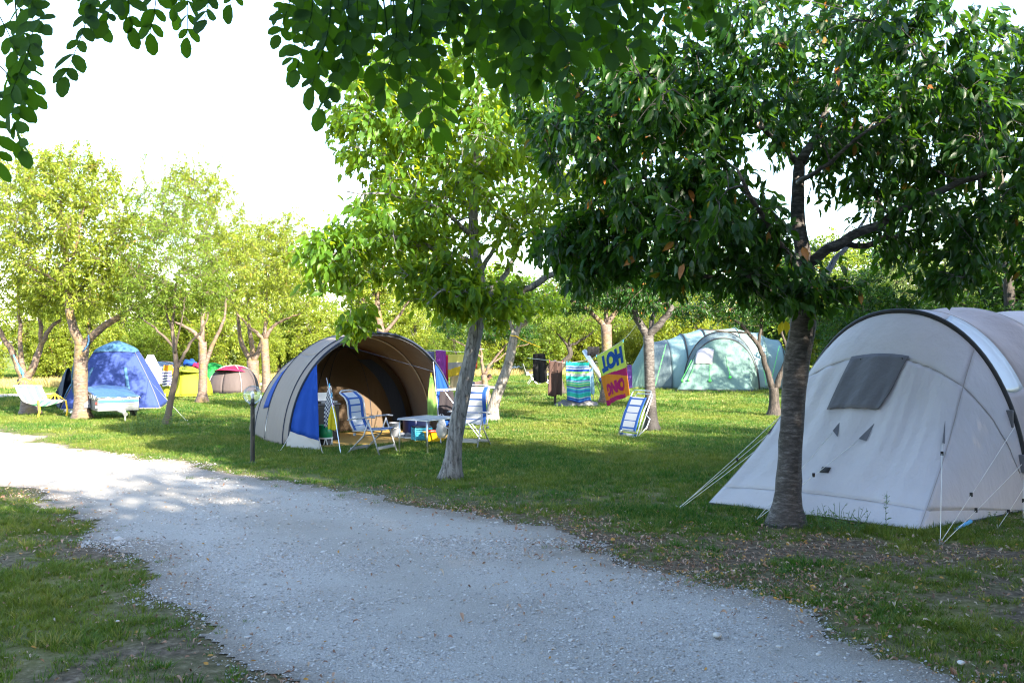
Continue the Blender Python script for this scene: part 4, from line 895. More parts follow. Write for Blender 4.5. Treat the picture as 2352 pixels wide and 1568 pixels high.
panel('right_cabin', righta, (0, 1, 0, .5), M['sage_light'], gt, (40, 10)); panel('right_cabin_end', righta, (0, 1, .5, 1), M['sage'], gt, (40, 10))
line_on('pole_sleeve', righta, [(.01,.5),(.99,.5)], .02, M['mud'], gt, 40, -.01)
E0 = arch_fn((9.75, 39.25), (6.75, 39.25), 2.28, 2.2, 2.0); E1 = arch_fn((9.65, 38.95), (6.85, 38.95), 2.02, 2.2, 2.0)
pod = end_wall(E1, [(9.65,38.95), (9.05,37.65), (6.25,38.0), (6.85,38.95)], .02, .08, (.26,.74), wr=.02, wf=12)
panel('porch_side', pod, (0, .26, 0, .97), M['sage'], gt, (16, 20)); panel('porch_front', pod, (.26, .74, 0, .97), M['sage'], gt, (40, 24)); panel('porch_side', pod, (.74, 1, 0, .97), M['sage'], gt, (16, 20))
pr = loft([E0, E1], [0, 1], 0); panel('porch_roof', pr, (0, 1, 0, 1), M['sage_dark'], gt, (40, 5))
MB().tube(E1(np.linspace(0, 1, 50)), .03, 8).build('pole_sleeve', M['mud'], gt, smooth=True); MB().tube(E0(np.linspace(0, 1, 50)), .03, 8).build('pole_sleeve', M['mud'], gt, smooth=True)
line_on('mud_flap', pod, [(.0,.985),(.26,.985),(.74,.985),(1,.985)], .05, M['mud'], gt, 50, 0)
wq = [inv_uv(pod, *p) for p in ((1598,804),(1640,804),(1636,838),(1596,837))]; quad_on('window_cover', pod, wq, M['white_foil'], gt, (8, 8), .03, .01, .03)
for (x0, y0, x1, y1) in ((1597,838,1582,872),(1632,838,1630,874),(1668,818,1676,866),(1576,820,1560,870)):
    a = inv_uv(pod, x0, y0); b = inv_uv(pod, x1, y1); o = line_on('guy_rope', pod, [a, b], .009, M['lime'], gt, 6, .04)
    c = pod(np.array(b[0]), np.array(b[1])); MB().lathe([(0,-.06),(.055,-.03),(.06,.03),(0,.06)], c+np.array([0,-.06,0]), 8).build('rope_bundle', M['lime'], o)
for (x0, y0, x1, y1, d) in ((1745,790,1760,885,39.1),(1790,795,1768,888,39.3),(1530,790,1505,885,39.4),(1488,860,1495,888,39.6),(1830,800,1868,868,39.6)): MB().tube([VP(x0,y0,d), VP(x1,y1,d-.4)], .009, 5).build('guy_rope', M['lime'], gt)
print('TENTS done')
# ================================================================== CAMP FURNITURE AND SMALL THINGS
def rotm(rz): c, s = math.cos(rz), math.sin(rz); return np.array([[c,-s,0],[s,c,0],[0,0,1.0]])
def place(root): return root
def sling(P, bands, nm, root, thick=.006):
    """woven sling: white middle, blue bands down both sides and thin blue lines across"""
    nu, nv = P.shape[:2]; mb = MB(); mi = []
    for i in range(nu-1):
        for j in range(nv-1):
            u = (j+.5)/(nv-1); s = (i+.5)/(nu-1)
            mi.append(1 if (u < .16 or u > .84) or any(abs(s-b) < .018 for b in bands) else 0)
    fs = [(i*nv+j, (i+1)*nv+j, (i+1)*nv+j+1, i*nv+j+1) for i in range(nu-1) for j in range(nv-1)]
    mb.add(P.reshape(-1,3), fs, mi); return mb.build(nm, [M['sling_white'], M['sling_blue']], root, world=False, smooth=True, thick=thick)
def recliner(label, loc, rz, tilt=0.32):
    """folding reclining camp chair, seat looking along +x"""
    t = thing('camp_chair', label, 'chair', loc, rz, None); W = .27
    s = np.linspace(0, 1, 46); bx = -.20-.62*s*math.sin(tilt)*1.0-.03*np.sin(s*6.0); bz = .40+.66*s*math.cos(tilt)*1.02
    bx = bx+np.where(s > .86, -(s-.86)*.5, 0); v = np.linspace(-1, 1, 25)
    P = np.stack([np.repeat(bx[:,None], 25, 1)-.02*(1-v[None,:]**2), np.repeat((v*W*.88)[None,:], 46, 0), np.repeat(bz[:,None], 25, 1)], -1)
    bkr = sling(P, (.12, .30, .48, .66, .84), 'backrest', t)
    q = np.linspace(0, 1, 24); P = np.stack([np.repeat((-.20+.46*q)[:,None], 25, 1), np.repeat((v*W*.9)[None,:], 24, 0), np.repeat((.40+.035*q)[:,None], 25, 1)-.02*(1-v[None,:]**2)], -1)
    sling(P, (.25, .5, .75), 'seat', t)
    for sg in (-1, 1):
        y = sg*W; B = np.stack([bx, np.full(46, y), bz], 1)[::5]
        MB().tube(B, .013, 8).build('back_rail', M['white_metal'], t, world=False, smooth=True)
        MB().tube([(-.22,y,.40),(.27,y,.435)], .012, 8).build('seat_rail', M['white_metal'], t, world=False, smooth=True)
        MB().tube([(.10,y*1.08,.60),(.0,y*1.08,.33),(-.34,y*1.08,.0)], .013, 8).build('leg', M['white_metal'], t, world=False, smooth=True)
        MB().tube([(.08,y*1.12,.60),(.20,y*1.12,.3),(.31,y*1.12,.0)], .013, 8).build('leg', M['white_metal'], t, world=False, smooth=True)
        ar = MB(); xs = np.linspace(-.30, .22, 9)
        for k in range(8): ar.box(((xs[k]+xs[k+1])/2, y*1.12, .60+.05*(k/7)+(-.012 if k in (0,7) else 0)), (.068, .05-.01*(k == 7), .024), bev=.008)
        ar.build('armrest', M['grey_plastic'], t, world=False, smooth=True)
        MB().lathe([(0,-.02),(.024,-.02),(.024,.02),(0,.02)], (-.17, y*1.1, .35), 10).build('joint', M['grey_plastic'], t, world=False)
    MB().tube([(bx[-1],-W,bz[-1]),(bx[-1]-.05,-W*.5,bz[-1]+.03),(bx[-1]-.05,W*.5,bz[-1]+.03),(bx[-1],W,bz[-1])], .013, 8).build('head_bar', M['white_metal'], t, world=False, smooth=True)
    for x, z in ((-.26, .10), (.27, .13)):
        MB().box((x, 0, z), (.014, W*2.1, .05), bev=.005).build('crossbar', M['white_metal'], t, world=False)
    MB().tube([(.0,-W*1.08,.33),(.0,W*1.08,.33)], .010, 8).build('crossbar', M['white_metal'], t, world=False)
    return t
recliner('reclining blue and white camp chair left of the small table', (-2.36, 16.85, .0), math.radians(-22), .36)
recliner('upright blue and white camp chair behind the walnut trunk', (-.78, 17.95, .0), math.radians(-112), .12)
# ---- folding table
tc = np.array([[-1.93,17.05],[-1.45,16.56],[-1.0,17.28],[-1.49,17.83]]); ctr = tc.mean(0)
tb = thing('folding_table', 'small grey folding camp table beside the reclining chair', 'table', (ctr[0], ctr[1], 0))
r_ = math.atan2(*(tc[2]-tc[1])[::-1]); MB().box((ctr[0], ctr[1], .585), (.82, .64, .022), rz=r_, bev=.006).build('table_top', M['grey_plastic'], tb)
MB().box((ctr[0], ctr[1], .570), (.835, .655, .018), rz=r_, bev=.006).build('rim', M['alu'], tb)
R3 = rotm(r_)
for sx in (-1, 1):
    for sy in (-1, 1):
        a = R3 @ np.array([sx*.38, sy*.29, .565])+np.array([*ctr, 0]); b = R3 @ np.array([sx*.385, sy*.30, 0.0])+np.array([*ctr, 0]); MB().tube([a, b], .013, 8).build('leg', M['alu'], tb, smooth=True)
    a = R3 @ np.array([sx*.38, -.28, .33])+np.array([*ctr,0]); b = R3 @ np.array([sx*.05, -.1, .56])+np.array([*ctr,0]); MB().tube([a, b], .005, 6).build('brace', M['alu'], tb)
# ---- gas bottle on its white slotted foot
gb = thing('gas_bottle', 'green gas bottle with white slotted foot beside the awning wing', 'gas bottle', (-3.40, 18.1, 0))
MB().lathe([(0,.15),(.125,.15),(.135,.17),(.135,.27),(.12,.31),(.118,.33),(.125,.36),(.12,.385),(.09,.39),(.085,.34),(0,.34)], (0,0,0), 24).build('bottle', M['gas_green'], gb, world=False, smooth=True, auto=50)
MB().lathe([(.125,.015),(.128,.165),(.112,.165),(.11,.015),(.125,.015)], (0,0,0), 24).build('inner_shell', M['dark_wood'], gb, world=False, smooth=True)
for z0, z1 in ((0,.025),(.140,.165)): MB().lathe([(.128,z0),(.145,z0),(.145,z1),(.128,z1)], (0,0,0), 24).build('ring', M['white_plastic'], gb, world=False)
for k in range(12):
    a = k*math.pi/6; sg = .22 if k % 2 else -.22
    MB().tube([(.137*math.cos(a), .137*math.sin(a), .02), (.137*math.cos(a+sg), .137*math.sin(a+sg), .145)], .009, 5).build('strut', M['white_plastic'], gb, world=False)
MB().tube([(0,0,.34),(0,0,.40),(.05,0,.41)], .015, 8).build('valve', M['alu'], gb, world=False)
# ---- kitchen cupboard and white box just inside
cb = thing('camp_cupboard', 'dark camp cupboard inside the awning behind the blue wing', 'cupboard', (-3.62, 19.0, 0))
MB().box((0,0,.36), (.5,.42,.66), rz=.7, bev=.01).build('carcass', M['dark_wood'], cb, world=False)
MB().box((0,0,.71), (.54,.46,.03), rz=.7, bev=.008).build('top', M['slate'], cb, world=False)
for k in (-.16, .16): MB().box((.3*math.cos(.7-1.57)-k*.8*math.sin(.7-1.57)*-1, .23*math.sin(.7-1.57)+k*.7, .36), (.02,.02,.3), bev=.004).build('post', M['alu'], cb, world=False)
wb = thing('stove', 'white boxy camp stove lid standing on the dark cupboard', 'stove', (-3.60, 18.98, .727))
MB().box((0,0,.10), (.36,.05,.20), rz=.72, bev=.01).build('lid', M['white_plastic'], wb, world=False); MB().box((.06,-.05,.025), (.36,.26,.05), rz=.72, bev=.01).build('body', M['grey_plastic'], wb, world=False)
# ---- bucket, cool box, crate, basin, carrier bag, shoes
bu = thing('bucket', 'pale grey bucket behind the reclining chair', 'bucket', (-2.30, 19.55, .03))
MB().lathe([(0,.01),(.085,0),(.118,.27),(.126,.275),(.122,.28),(.110,.27),(.08,.015),(0,.015)], (0,0,0), 22).build('pail', M['grey_plastic'], bu, world=False, smooth=True, auto=50)
MB().tube([(-.12,0,.26),(-.08,-.09,.20),(0,-.125,.17),(.08,-.09,.20),(.12,0,.26)], .004, 6).build('handle', M['alu'], bu, world=False)
cbx = thing('cool_box', 'dark navy cool box under the back of the table', 'cool box', (-1.90, 19.75, .03))
MB().box((0,0,.16), (.46,.3,.32), rz=.5, bev=.02).build('tub', M['navy_box'], cbx, world=False, smooth=True, auto=40); MB().box((0,0,.345), (.48,.32,.05), rz=.5, bev=.015).build('lid', M['navy_box'], cbx, world=False, smooth=True, auto=40)
cr = thing('storage_crate', 'cyan slatted crate with dark tray beside the yellow basin', 'crate', (-1.72, 18.95, .03)); ml = MB()
MB().box((0,0,.015), (.32,.22,.02), rz=.4).build('bottom', M['cyan'], cr, world=False)
for k in range(5):
    for (x, y, dx, dy) in ((0,-.11,.32,.012),(0,.11,.32,.012),(-.16,0,.012,.22),(.16,0,.012,.22)):
        c = rotm(.4) @ np.array([x,y,.05+k*.042]); MB().box(c, (dx,dy,.022), rz=.4).build('slat', M['cyan'], cr, world=False)
for sx in (-.16,.16):
    for sy in (-.11,.11): c = rotm(.4) @ np.array([sx,sy,.12]); MB().box(c, (.022,.022,.24), rz=.4).build('corner_post', M['cyan'], cr, world=False)
MB().box((0,0,.25), (.34,.24,.03), rz=.4, bev=.01).build('tray', M['navy'], cr, world=False)
bs = thing('basin', 'yellow rectangular washing basin under the camp table', 'basin', (-1.45, 18.72, .03)); P = []
for z, a, b in ((0,.16,.12),(.16,.20,.155),(.175,.225,.175),(.17,.19,.145),(.02,.15,.11)):
    P.append([rotm(.3) @ np.array([a*math.copysign(abs(math.cos(t))**.45, math.cos(t)), b*math.copysign(abs(math.sin(t))**.45, math.sin(t)), z]) for t in np.linspace(0, 2*math.pi, 29)])
MB().grid(np.array(P).transpose(1,0,2)).add([rotm(.3) @ np.array([sx*.15,sy*.11,.02]) for sx,sy in ((-1,-1),(1,-1),(1,1),(-1,1))], [(0,1,2,3)]).build('tub', M['basin'], bs, world=False, smooth=True, auto=50)
MB().box((0,0,.19), (.24,.16,.04), rz=.35, bev=.015).build('folded_cloth', M['red'], bs, world=False)
bgp = thing('carrier_bag', 'white plastic carrier bag hanging from the table edge', 'bag', (-1.27, 17.95, .16)); prof = [(0,0),(.05,.005),(.085,.06),(.095,.14),(.08,.24),(.05,.32),(.03,.36)]
o = MB().lathe(prof, (0,0,0), 20).build('bag', M['bag'], bgp, world=False, smooth=True)
for v in o.data.vertices: a = math.atan2(v.co.y, v.co.x); k = 1+.18*math.sin(5*a+v.co.z*22)+.1*math.sin(9*a-v.co.z*40); v.co.x *= k; v.co.y *= k*.75
for sx in (-.02,.02): MB().tube([(sx,0,.35),(sx*2.4,0,.40),(sx*.4,0,.43)], .008, 6).build('handle', M['bag'], bgp, world=False)
def shoe(label, x, y, rz, z, mat='grey_plastic', group=None):
    t = thing('shoe', label, 'shoe', (x, y, z), rz, group); L = np.linspace(-.13, .13, 9); prof = [.05,.075,.09,.085,.065,.05,.042,.036,.02]; P = []
    for l, h in zip(L, prof):
        w = .038*math.sqrt(max(.15, 1-(l/.15)**4)); P.append([(l, w*math.cos(a), .022+max(0, h*math.sin(a))) for a in np.linspace(0, math.pi, 9)])
    MB().grid(np.array(P)).build('upper', M[mat], t, world=False, smooth=True, thick=.004); MB().box((0,0,.012), (.27,.085,.024), bev=.01).build('sole', M['white_plastic'], t, world=False)
shoe('grey trainer standing near the bucket', -2.08, 19.35, .3, .03); shoe('dark trainer standing beside the cool box', -1.97, 19.30, .5, .03, 'slate')
# ---- cloths pegged to the awning poles
def hang(name, label, cat, top, w, h, mat, dirv=(1,0), folds=3, amp=.03, taper=.6, back=.0, grp=None, peg=None, mats=None, mfun=None, n=(22, 26), skew=0.0, parent=None):
    top = np.array(top, float); dv = np.array([dirv[0], dirv[1], 0.0]); dv /= np.linalg.norm(dv); nv = np.array([-dv[1], dv[0], 0])
    u, v = np.meshgrid(np.linspace(-.5, .5, n[0]), np.linspace(0, 1, n[1]), indexing='ij')
    wid = w*(taper+(1-taper)*np.clip(v*1.6, 0, 1)); ph = RNG.uniform(0, 6)
    off = amp*.55*np.sin(u*folds*5.1+ph+v*1.9+.8*np.sin(u*4+ph))*(.15+.85*v)+.22*amp*np.sin(u*folds*11.7+ph*2+v*3)*v+amp*.5*np.sin(u*2.3+ph)+back*v
    P = top+dv*(u*wid+skew*v*w)[...,None]+nv*off[...,None]+np.array([0,0,-1.0])*((v*h)+.03*h*np.sin(u*7+ph)*v)[...,None]
    mb = MB(); nu, nv2 = n; fs = [(i*nv2+j, (i+1)*nv2+j, (i+1)*nv2+j+1, i*nv2+j+1) for i in range(nu-1) for j in range(nv2-1)]
    mi = [mfun((i+.5)/(nu-1), (j+.5)/(nv2-1)) for i in range(nu-1) for j in range(nv2-1)] if mfun else 0
    mb.add(P.reshape(-1,3), fs, mi); o = mb.build(name, mats or [M[mat] if isinstance(mat, str) else mat], parent, smooth=True, thick=.006)
    if parent is None: recenter(o); tag(o, label, cat, grp)
    return o
def pegs(host, pts, mat):
    for p in pts: MB().box(np.array(p), (.012,.03,.075), bev=.004).build('clothes_peg', mat, host)
F_green = fabric('towel_green', (.16, .30, .07), .25); F_yel = fabric('cloth_yellow', (.60, .50, .02), .3); F_chk0 = fabric('check_white', (.55,.55,.55), .2); F_chk1 = fabric('check_navy', (.02,.025,.06), .1)
F_cyan = plain('peg_blue', (.03,.35,.60), .4); F_limep = plain('peg_yellow', (.60,.60,.03), .4); F_pinkp = plain('peg_pink', (.60,.04,.30), .4)
h = hang('hand_towel', 'green hand towel pegged to the right awning pole', 'towel', VP(990, 862, 18.95), .20, .80, F_green, (.8,.5), 3, .03, .22, skew=.12); pegs(h, [VP(990, 861, 18.92)], F_limep)
h = hang('tea_towel', 'black and white chequered tea towel on the left awning pole', 'towel', VP(757, 886, 17.75), .20, .74, F_chk0, (.9,.3), 2, .03, .3, mats=[F_chk0, F_chk1], mfun=lambda u, v: int((int(u*8)+int(v*20)) % 2), n=(25, 41)); pegs(h, [VP(757,885,17.72), VP(762,907,17.72)], F_cyan)
h = hang('dish_cloth', 'yellow dish cloth hanging below the chequered tea towel', 'cloth', VP(764, 932, 17.6), .17, .42, F_yel, (.9,.3), 2, .03, .3); pegs(h, [VP(764, 931, 17.57)], F_pinkp)

# ---- drying rack with washing behind the upright chair
dr = thing('drying_rack', 'white wire drying rack behind the upright camp chair', 'rack', (-.85, 19.3, 0)); zt = .96
for y in (-.28, .28): MB().tube([(-.62,y,zt),(.52,y,zt+.05)], .008, 6).build('rail', M['white_metal'], dr, world=False)
for k in range(8): x = -.55+k*.15; MB().tube([(x,-.28,zt+.01+.04*(k/7)),(x,.28,zt+.01+.04*(k/7))], .004, 5).build('wire', M['white_metal'], dr, world=False)
for x, s in ((-.45,1),(.4,-1)):
    for y in (-.28,.28): MB().tube([(x,y,zt),(x+s*.72,y*1.05,0)], .009, 6).build('leg', M['white_metal'], dr, world=False)
F_dk = fabric('cloth_charcoal', (.022,.018,.022), .1)
hang('washing', 'charcoal trousers drying on the wire rack', 'clothes', (-1.25, 19.0, .955), .32, .55, F_dk, (1,.1), 2, .03, .8)
hang('washing', 'small white sock hanging from the wire rack', 'clothes', (-1.02, 18.98, .80), .07, .22, 'hammock', (1,.1), 1, .02, .8)
# ---- folded sun lounger against the middle cherry tree
BL, BR = np.array([2.13, 19.98, .02]), np.array([2.44, 19.50, .02]); up = np.array([.38, .42, .86]); la = thing('sun_lounger', 'folded blue and white sun lounger leaning on the cherry trunk', 'sun lounger', tuple((BL+BR)/2*[1,1,0]))
Lx = BR-BL; nrm = np.cross(Lx, up); nrm /= np.linalg.norm(nrm); upl = up/np.linalg.norm(up)
def lp(a, b, o=0): return BL+Lx*a+up*b*(1.0)+nrm*o+np.array([.10,.0,0])*math.sin(b*2.6)*-.5
u, v = np.meshgrid(np.linspace(.0, .86, 46), np.linspace(.06, .94, 21), indexing='ij'); P = np.array([[lp(v[i,j], u[i,j], .03) for j in range(21)] for i in range(46)]); P = P-np.array([*(BL+BR)[:2]/2, 0]); 
sling(P[6:], (.08,.30,.52,.74,.95), 'fabric', la); sling(P[:5]-nrm*.05, (.3,), 'fabric', la)
loop = [lp(0,0),lp(0,.5),lp(0,.97),lp(.06,1.03),lp(.94,1.03),lp(1,.97),lp(1,.5),lp(1,0),lp(0,0)]
MB().tube(loop, .012, 8).build('frame', M['alu'], la, smooth=True); MB().tube([lp(.03,.02,-.07),lp(.03,.9,-.08),lp(.1,1.0,-.08),lp(.9,1.0,-.08),lp(.97,.9,-.08),lp(.97,.02,-.07)], .012, 8).build('frame', M['alu'], la, smooth=True)
MB().tube([lp(1.02,.05,-.03),lp(1.12,.3,-.14),lp(1.12,.5,-.16),lp(1.02,.55,-.06)], .011, 8).build('leg', M['alu'], la, smooth=True); MB().tube([lp(-.02,.05,-.03),lp(-.06,.3,-.14),lp(-.06,.5,-.16),lp(-.02,.55,-.06)], .011, 8).build('leg', M['alu'], la, smooth=True)
MB().tube([lp(.02,.12,-.02),lp(.98,.12,-.02)], .010, 8).build('crossbar', M['alu'], la)
# ---- two black folding chairs far out on the lawn
def dir_chair(label, loc, rz):
    t = thing('folding_chair', label, 'chair', loc, rz)
    for sg in (-1,1):
        y = sg*.26
        MB().tube([(-.18,y,.40),(-.36,y,.92)], .016, 7).build('back_rail', M['alu'], t, world=False); MB().tube([(-.22,y,.42),(.28,y,.46)], .016, 7).build('seat_rail', M['alu'], t, world=False)
        MB().tube([(-.16,y,.55),(.30,y,0)], .016, 7).build('leg', M['alu'], t, world=False); MB().tube([(.16,y,.45),(-.14,y,0)], .016, 7).build('leg', M['alu'], t, world=False)
        MB().box((.0,y,.62), (.46,.06,.03), bev=.01).build('armrest', M['black_rubber'], t, world=False)
    P = np.array([[(-.19-.17*s, v*.25, .44+.48*s) for v in np.linspace(-1,1,8)] for s in np.linspace(0,1,8)]); MB().grid(P).build('backrest', M['black_rubber'], t, world=False, thick=.02)
    P = np.array([[(-.2+.46*s, v*.25, .43+.03*s-.02*(1-v*v)) for v in np.linspace(-1,1,8)] for s in np.linspace(0,1,8)]); MB().grid(P).build('seat', M['black_rubber'], t, world=False, thick=.02)
dir_chair('black folding chair on the lawn, its back to the leaning pale tree', (.82, 43.9, 0), .1); dir_chair('black folding chair half behind the brown towel', (1.52, 44.2, 0), math.pi-.15)

# ================================================================== WASHING LINES
def line(label, pts, r=.006, mat='rope', nm='washing_line'):
    Q = smooth_path(pts, 30); return recenter(tag(MB().tube(Q, r, 5).build(nm, M[mat]), label, 'washing line'))
D1 = 26.0
line('washing line behind the awning holding purple and yellow towels', [VP(960, 806, 27), VP(1010, 804, D1), VP(1060, 808, D1), VP(1112, 801, 29.9)])
c_ = lambda n, c, **k: fabric(n, c, .3, wrinkle=.6, **k)
hang('towel', 'teal towel edge peeping out behind the slate-blue towel', 'towel', VP(980, 808, 26.2), .12, .5, c_('towel_teal', (.02,.25,.28)), (1,.2), 1, .03, 1)
hang('towel', 'slate-blue towel on the line behind the awning', 'towel', VP(989, 807, D1), .22, .85, c_('towel_slate', (.09,.10,.22)), (1,.1), 2, .04, .95)
hang('towel', 'long purple towel on the line behind the awning', 'towel', VP(1012, 805, 25.9), .28, .92, c_('towel_purple', (.19,.035,.26)), (1,.1), 3, .05, .95)
hang('towel', 'crimson towel hanging just behind the purple towel', 'towel', VP(1017, 815, 26.3), .30, .98, c_('towel_crimson', (.45,.01,.10)), (1,.1), 3, .05, .95)
hang('towel', 'pale yellow, grey and mustard towel next to the purple towel', 'towel', VP(1048, 814, D1), .44, .56, 'hammock', (1,.1), 3, .03, .97, mats=[c_('towel_pale', (.48,.45,.12)), c_('towel_grey', (.22,.22,.24)), c_('towel_mustard', (.42,.30,.02))], mfun=lambda u, v: 0 if v < .36 else (1 if v < .5+.2*(1-u) else 2))
hang('towel', 'beige sheet hanging below the mustard towel', 'towel', VP(1053, 848, 26.3), .44, .50, c_('sheet_beige', (.50,.40,.26)), (1,.1), 3, .04, .97)
hang('towel', 'rust red cloth on the line beside the small plum tree', 'towel', VP(1090, 812, 26.6), .17, .42, c_('cloth_rust', (.30,.055,.02)), (1,.1), 1, .03, .95, skew=-.1)
# second line, between the post and the cherry trees
LN = [VP(1212, 822, 34), VP(1275, 829, 29.4), VP(1302, 833, 29.0), VP(1352, 826, 28.6), VP(1374, 815, 28.2), VP(1432, 780, 27.0), VP(1462, 745, 24.5)]
line('washing line from the plum tree to the cherry trunk with the beach towels', LN)
pp = G(1275, 931); post = thing('line_post', 'dark wooden post holding the washing line under the brown towel', 'post', tuple(pp)); MB().box((0,0,.68), (.07,.07,1.36), bev=.008).build('stake', M['dark_bark'], post, world=False); MB().tube([(-.04,0,1.3),(.04,0,1.3)], .02, 6).build('hook', M['rust'], post, world=False)
h = hang('towel', 'brown towel doubled over the line beside the striped towel', 'towel', VP(1276, 829, 29.35), .42, 1.02, c_('towel_brown', (.085,.05,.042)), (1,-.15), 3, .06, .95, skew=-.05); pegs(h, [VP(1262, 829, 29.3), VP(1292, 831, 29.2)], M['red'])
hang('towel', 'black towel hanging over the far folding chairs', 'towel', VP(1238, 812, 33.0), .46, .95, c_('towel_black', (.012,.012,.014)), (1,0), 3, .05, .9, skew=.1)
hang('towel', 'small black cloth tucked up near the thick cherry trunk', 'towel', VP(1363, 796, 29.5), .36, .26, c_('cloth_black', (.012,.012,.014)), (1,0), 2, .04, 1)
cols = [(.02,.42,.36),(.04,.40,.50),(.40,.52,.60),(.01,.05,.30),(.04,.18,.45),(.30,.45,.55),(.20,.50,.12),(.35,.55,.25),(.35,.42,.48),(.02,.35,.28)]
SM = [fabric('towel_stripe_%d' % i, c, .35, wrinkle=.4) for i, c in enumerate(cols)]
seq = [0,0,1,5,3,2,3,3,6,7,8,8,0,9,0,4,2,0,7,9,6,3,5,1,4,4,1,9,0,9,5,3,4,3]
h = hang('beach_towel', 'turquoise, blue and green striped beach towel on the line', 'towel', VP(1326, 832, 28.8), .70, 1.13, 'hammock', (1,-.2), 3, .05, .97, mats=SM, mfun=lambda u, v: seq[min(len(seq)-1, int(v*len(seq)))], n=(24, 69), skew=.07)
pegs(h, [VP(1302, 832, 28.9), VP(1309, 832, 28.9)], F_cyan); pegs(h, [VP(1350, 828, 28.6)], M['red'])
hang('towel', 'pale blue cloth end hanging behind the striped towel', 'towel', VP(1356, 845, 29.0), .16, .75, c_('cloth_paleblue', (.22,.40,.55)), (1,0), 1, .03, .9, skew=.3)
# the big yellow and orange towel with its lettering upside down
TL, TR, BR_, BL_ = VP(1370, 818, 28.0), VP(1431, 783, 26.9), VP(1447, 906, 26.6), VP(1392, 932, 27.5)
dvt = (TR-TL); nvt = np.cross(dvt, BL_-TL); nvt /= np.linalg.norm(nvt)
def bigt(u, v):
    u = np.asarray(u, float); v = np.asarray(v, float)
    P = (TL*(1-u)[...,None]+TR*u[...,None])*(1-v)[...,None]+(BL_*(1-u)[...,None]+BR_*u[...,None])*v[...,None]
    return P+nvt*((.05*np.sin(u*9+1)*v+.02*np.sin(u*21)*v))[...,None]
c_y, c_o, c_m = c_('towel_yellowgreen', (.46,.56,.10)), c_('towel_orange', (.55,.20,.015)), c_('towel_magenta', (.34,.01,.11))
nu, nv2 = 70, 120; U, Vv = np.meshgrid(np.linspace(0,1,nu), np.linspace(0,1,nv2), indexing='ij'); P = bigt(U, Vv)
mi = []
for i in range(nu-1):
    for j in range(nv2-1):
        u, v = (i+.5)/(nu-1), (j+.5)/(nv2-1)
        yb = .41+.08*u; mi.append(0 if v < yb else (2 if v < yb+.16*max(0, (u-.25)/.75) else (2 if v > .90+.03*u and u < .8 else 1)))
bt_ = MB().add(P.reshape(-1,3), [(i*nv2+j, (i+1)*nv2+j, (i+1)*nv2+j+1, i*nv2+j+1) for i in range(nu-1) for j in range(nv2-1)], mi).build('beach_towel', [c_y, c_o, c_m], smooth=True, thick=.006)
recenter(tag(bt_, 'big yellow and orange beach towel with upside-down HOT lettering', 'towel'))
def letters(txt, u0, u1, v0, v1, mat, nm):
    cu = bpy.data.curves.new('lettering', 'FONT'); cu.body = txt; cu.size = 1; to = bpy.data.objects.new('lettering', cu); COL.objects.link(to)
    cu.offset = .075
    dg = bpy.context.evaluated_depsgraph_get(); me = to.evaluated_get(dg).to_mesh(); bm = bmesh.new(); bm.from_mesh(me)
    bmesh.ops.subdivide_edges(bm, edges=bm.edges[:], cuts=2, use_grid_fill=True); bmesh.ops.triangulate(bm, faces=bm.faces[:])
    V = np.array([v.co[:] for v in bm.verts]); fs = [[v.index for v in f.verts] for f in bm.faces]; bm.free(); to.to_mesh_clear() if hasattr(to, 'to_mesh_clear') else None
    bpy.data.objects.remove(to); mn, mx = V.min(0), V.max(0); a = (V[:,0]-mn[0])/(mx[0]-mn[0]); b = (V[:,1]-mn[1])/(mx[1]-mn[1])
    u = u1-(u1-u0)*a; v = v0+(v1-v0)*b               # turned upside down
    P = bigt(u, v); s = 1 if np.dot(nvt, np.array([0,-1,0])) > 0 else -1; P = P+nvt*s*.012
    return MB().add(P, fs).build(nm, mat, bt_)
letters('HOT', .10, .93, .06, .385, c_('print_blue', (.005,.06,.28)), 'lettering'); letters('ONG', .14, .84, .62, .86, c_('print_magenta', (.34,.01,.11)), 'lettering')
pegs(bt_, [TL+np.array([0,-.02,0]), TR+np.array([0,-.02,0])], F_cyan)
hang('towel', 'violet towel edge showing behind the yellow and orange towel', 'towel', VP(1446, 838, 28.0), .16, .65, c_('towel_violet', (.16,.07,.36)), (1,0), 1, .02, .7)
# ---- heap of grey and white groundsheet on the grass
hp = np.stack(np.meshgrid(np.linspace(-.68,.68,40), np.linspace(-.32,.32,22), indexing='ij'), -1); r = np.hypot(hp[...,0]/.68, hp[...,1]/.32)
z = np.clip(1-r, 0, 1)**.5*.30*(.1+1.3*fbm(hp[...,0]*9, hp[...,1]*12, 4))+.012; c0 = G(1326, 933)
o = MB().grid(np.concatenate([hp+c0[:2], z[...,None]], -1)).build('groundsheet', [fabric('groundsheet_grey', (.12,.12,.125), .1, wrinkle=1.0, var=.6)], smooth=True, thick=.01); recenter(tag(o, 'crumpled grey and white groundsheet heaped below the striped towel', 'groundsheet'))
# ---- silver tube on a leaning stand
ts = thing('telescope', 'silver tube tilted on a thin stand behind the striped towel', 'telescope', tuple(VP(1364, 784, 33)*[1,1,0])); a, b = VP(1342, 806, 33.2), VP(1381, 870, 32.4)
MB().tube([a, b], [.085,.085], 14).build('tube', M['alu'], ts, smooth=True, ); MB().tube([b, b+(b-a)*.08], .10, 14).build('end_cap', M['navy_box'], ts, smooth=True); MB().tube([(a+b)/2, (a+b)/2+np.array([0,0,-.25])], .03, 8).build('mount', M['black_paint'], ts)
for dx, dy in ((-.35,.2),(.35,.25),(0,-.35)): m_ = (a+b)/2+np.array([0,0,-.22]); MB().tube([m_, [m_[0]+dx, m_[1]+dy, 0]], .016, 6).build('leg', M['black_paint'], ts)
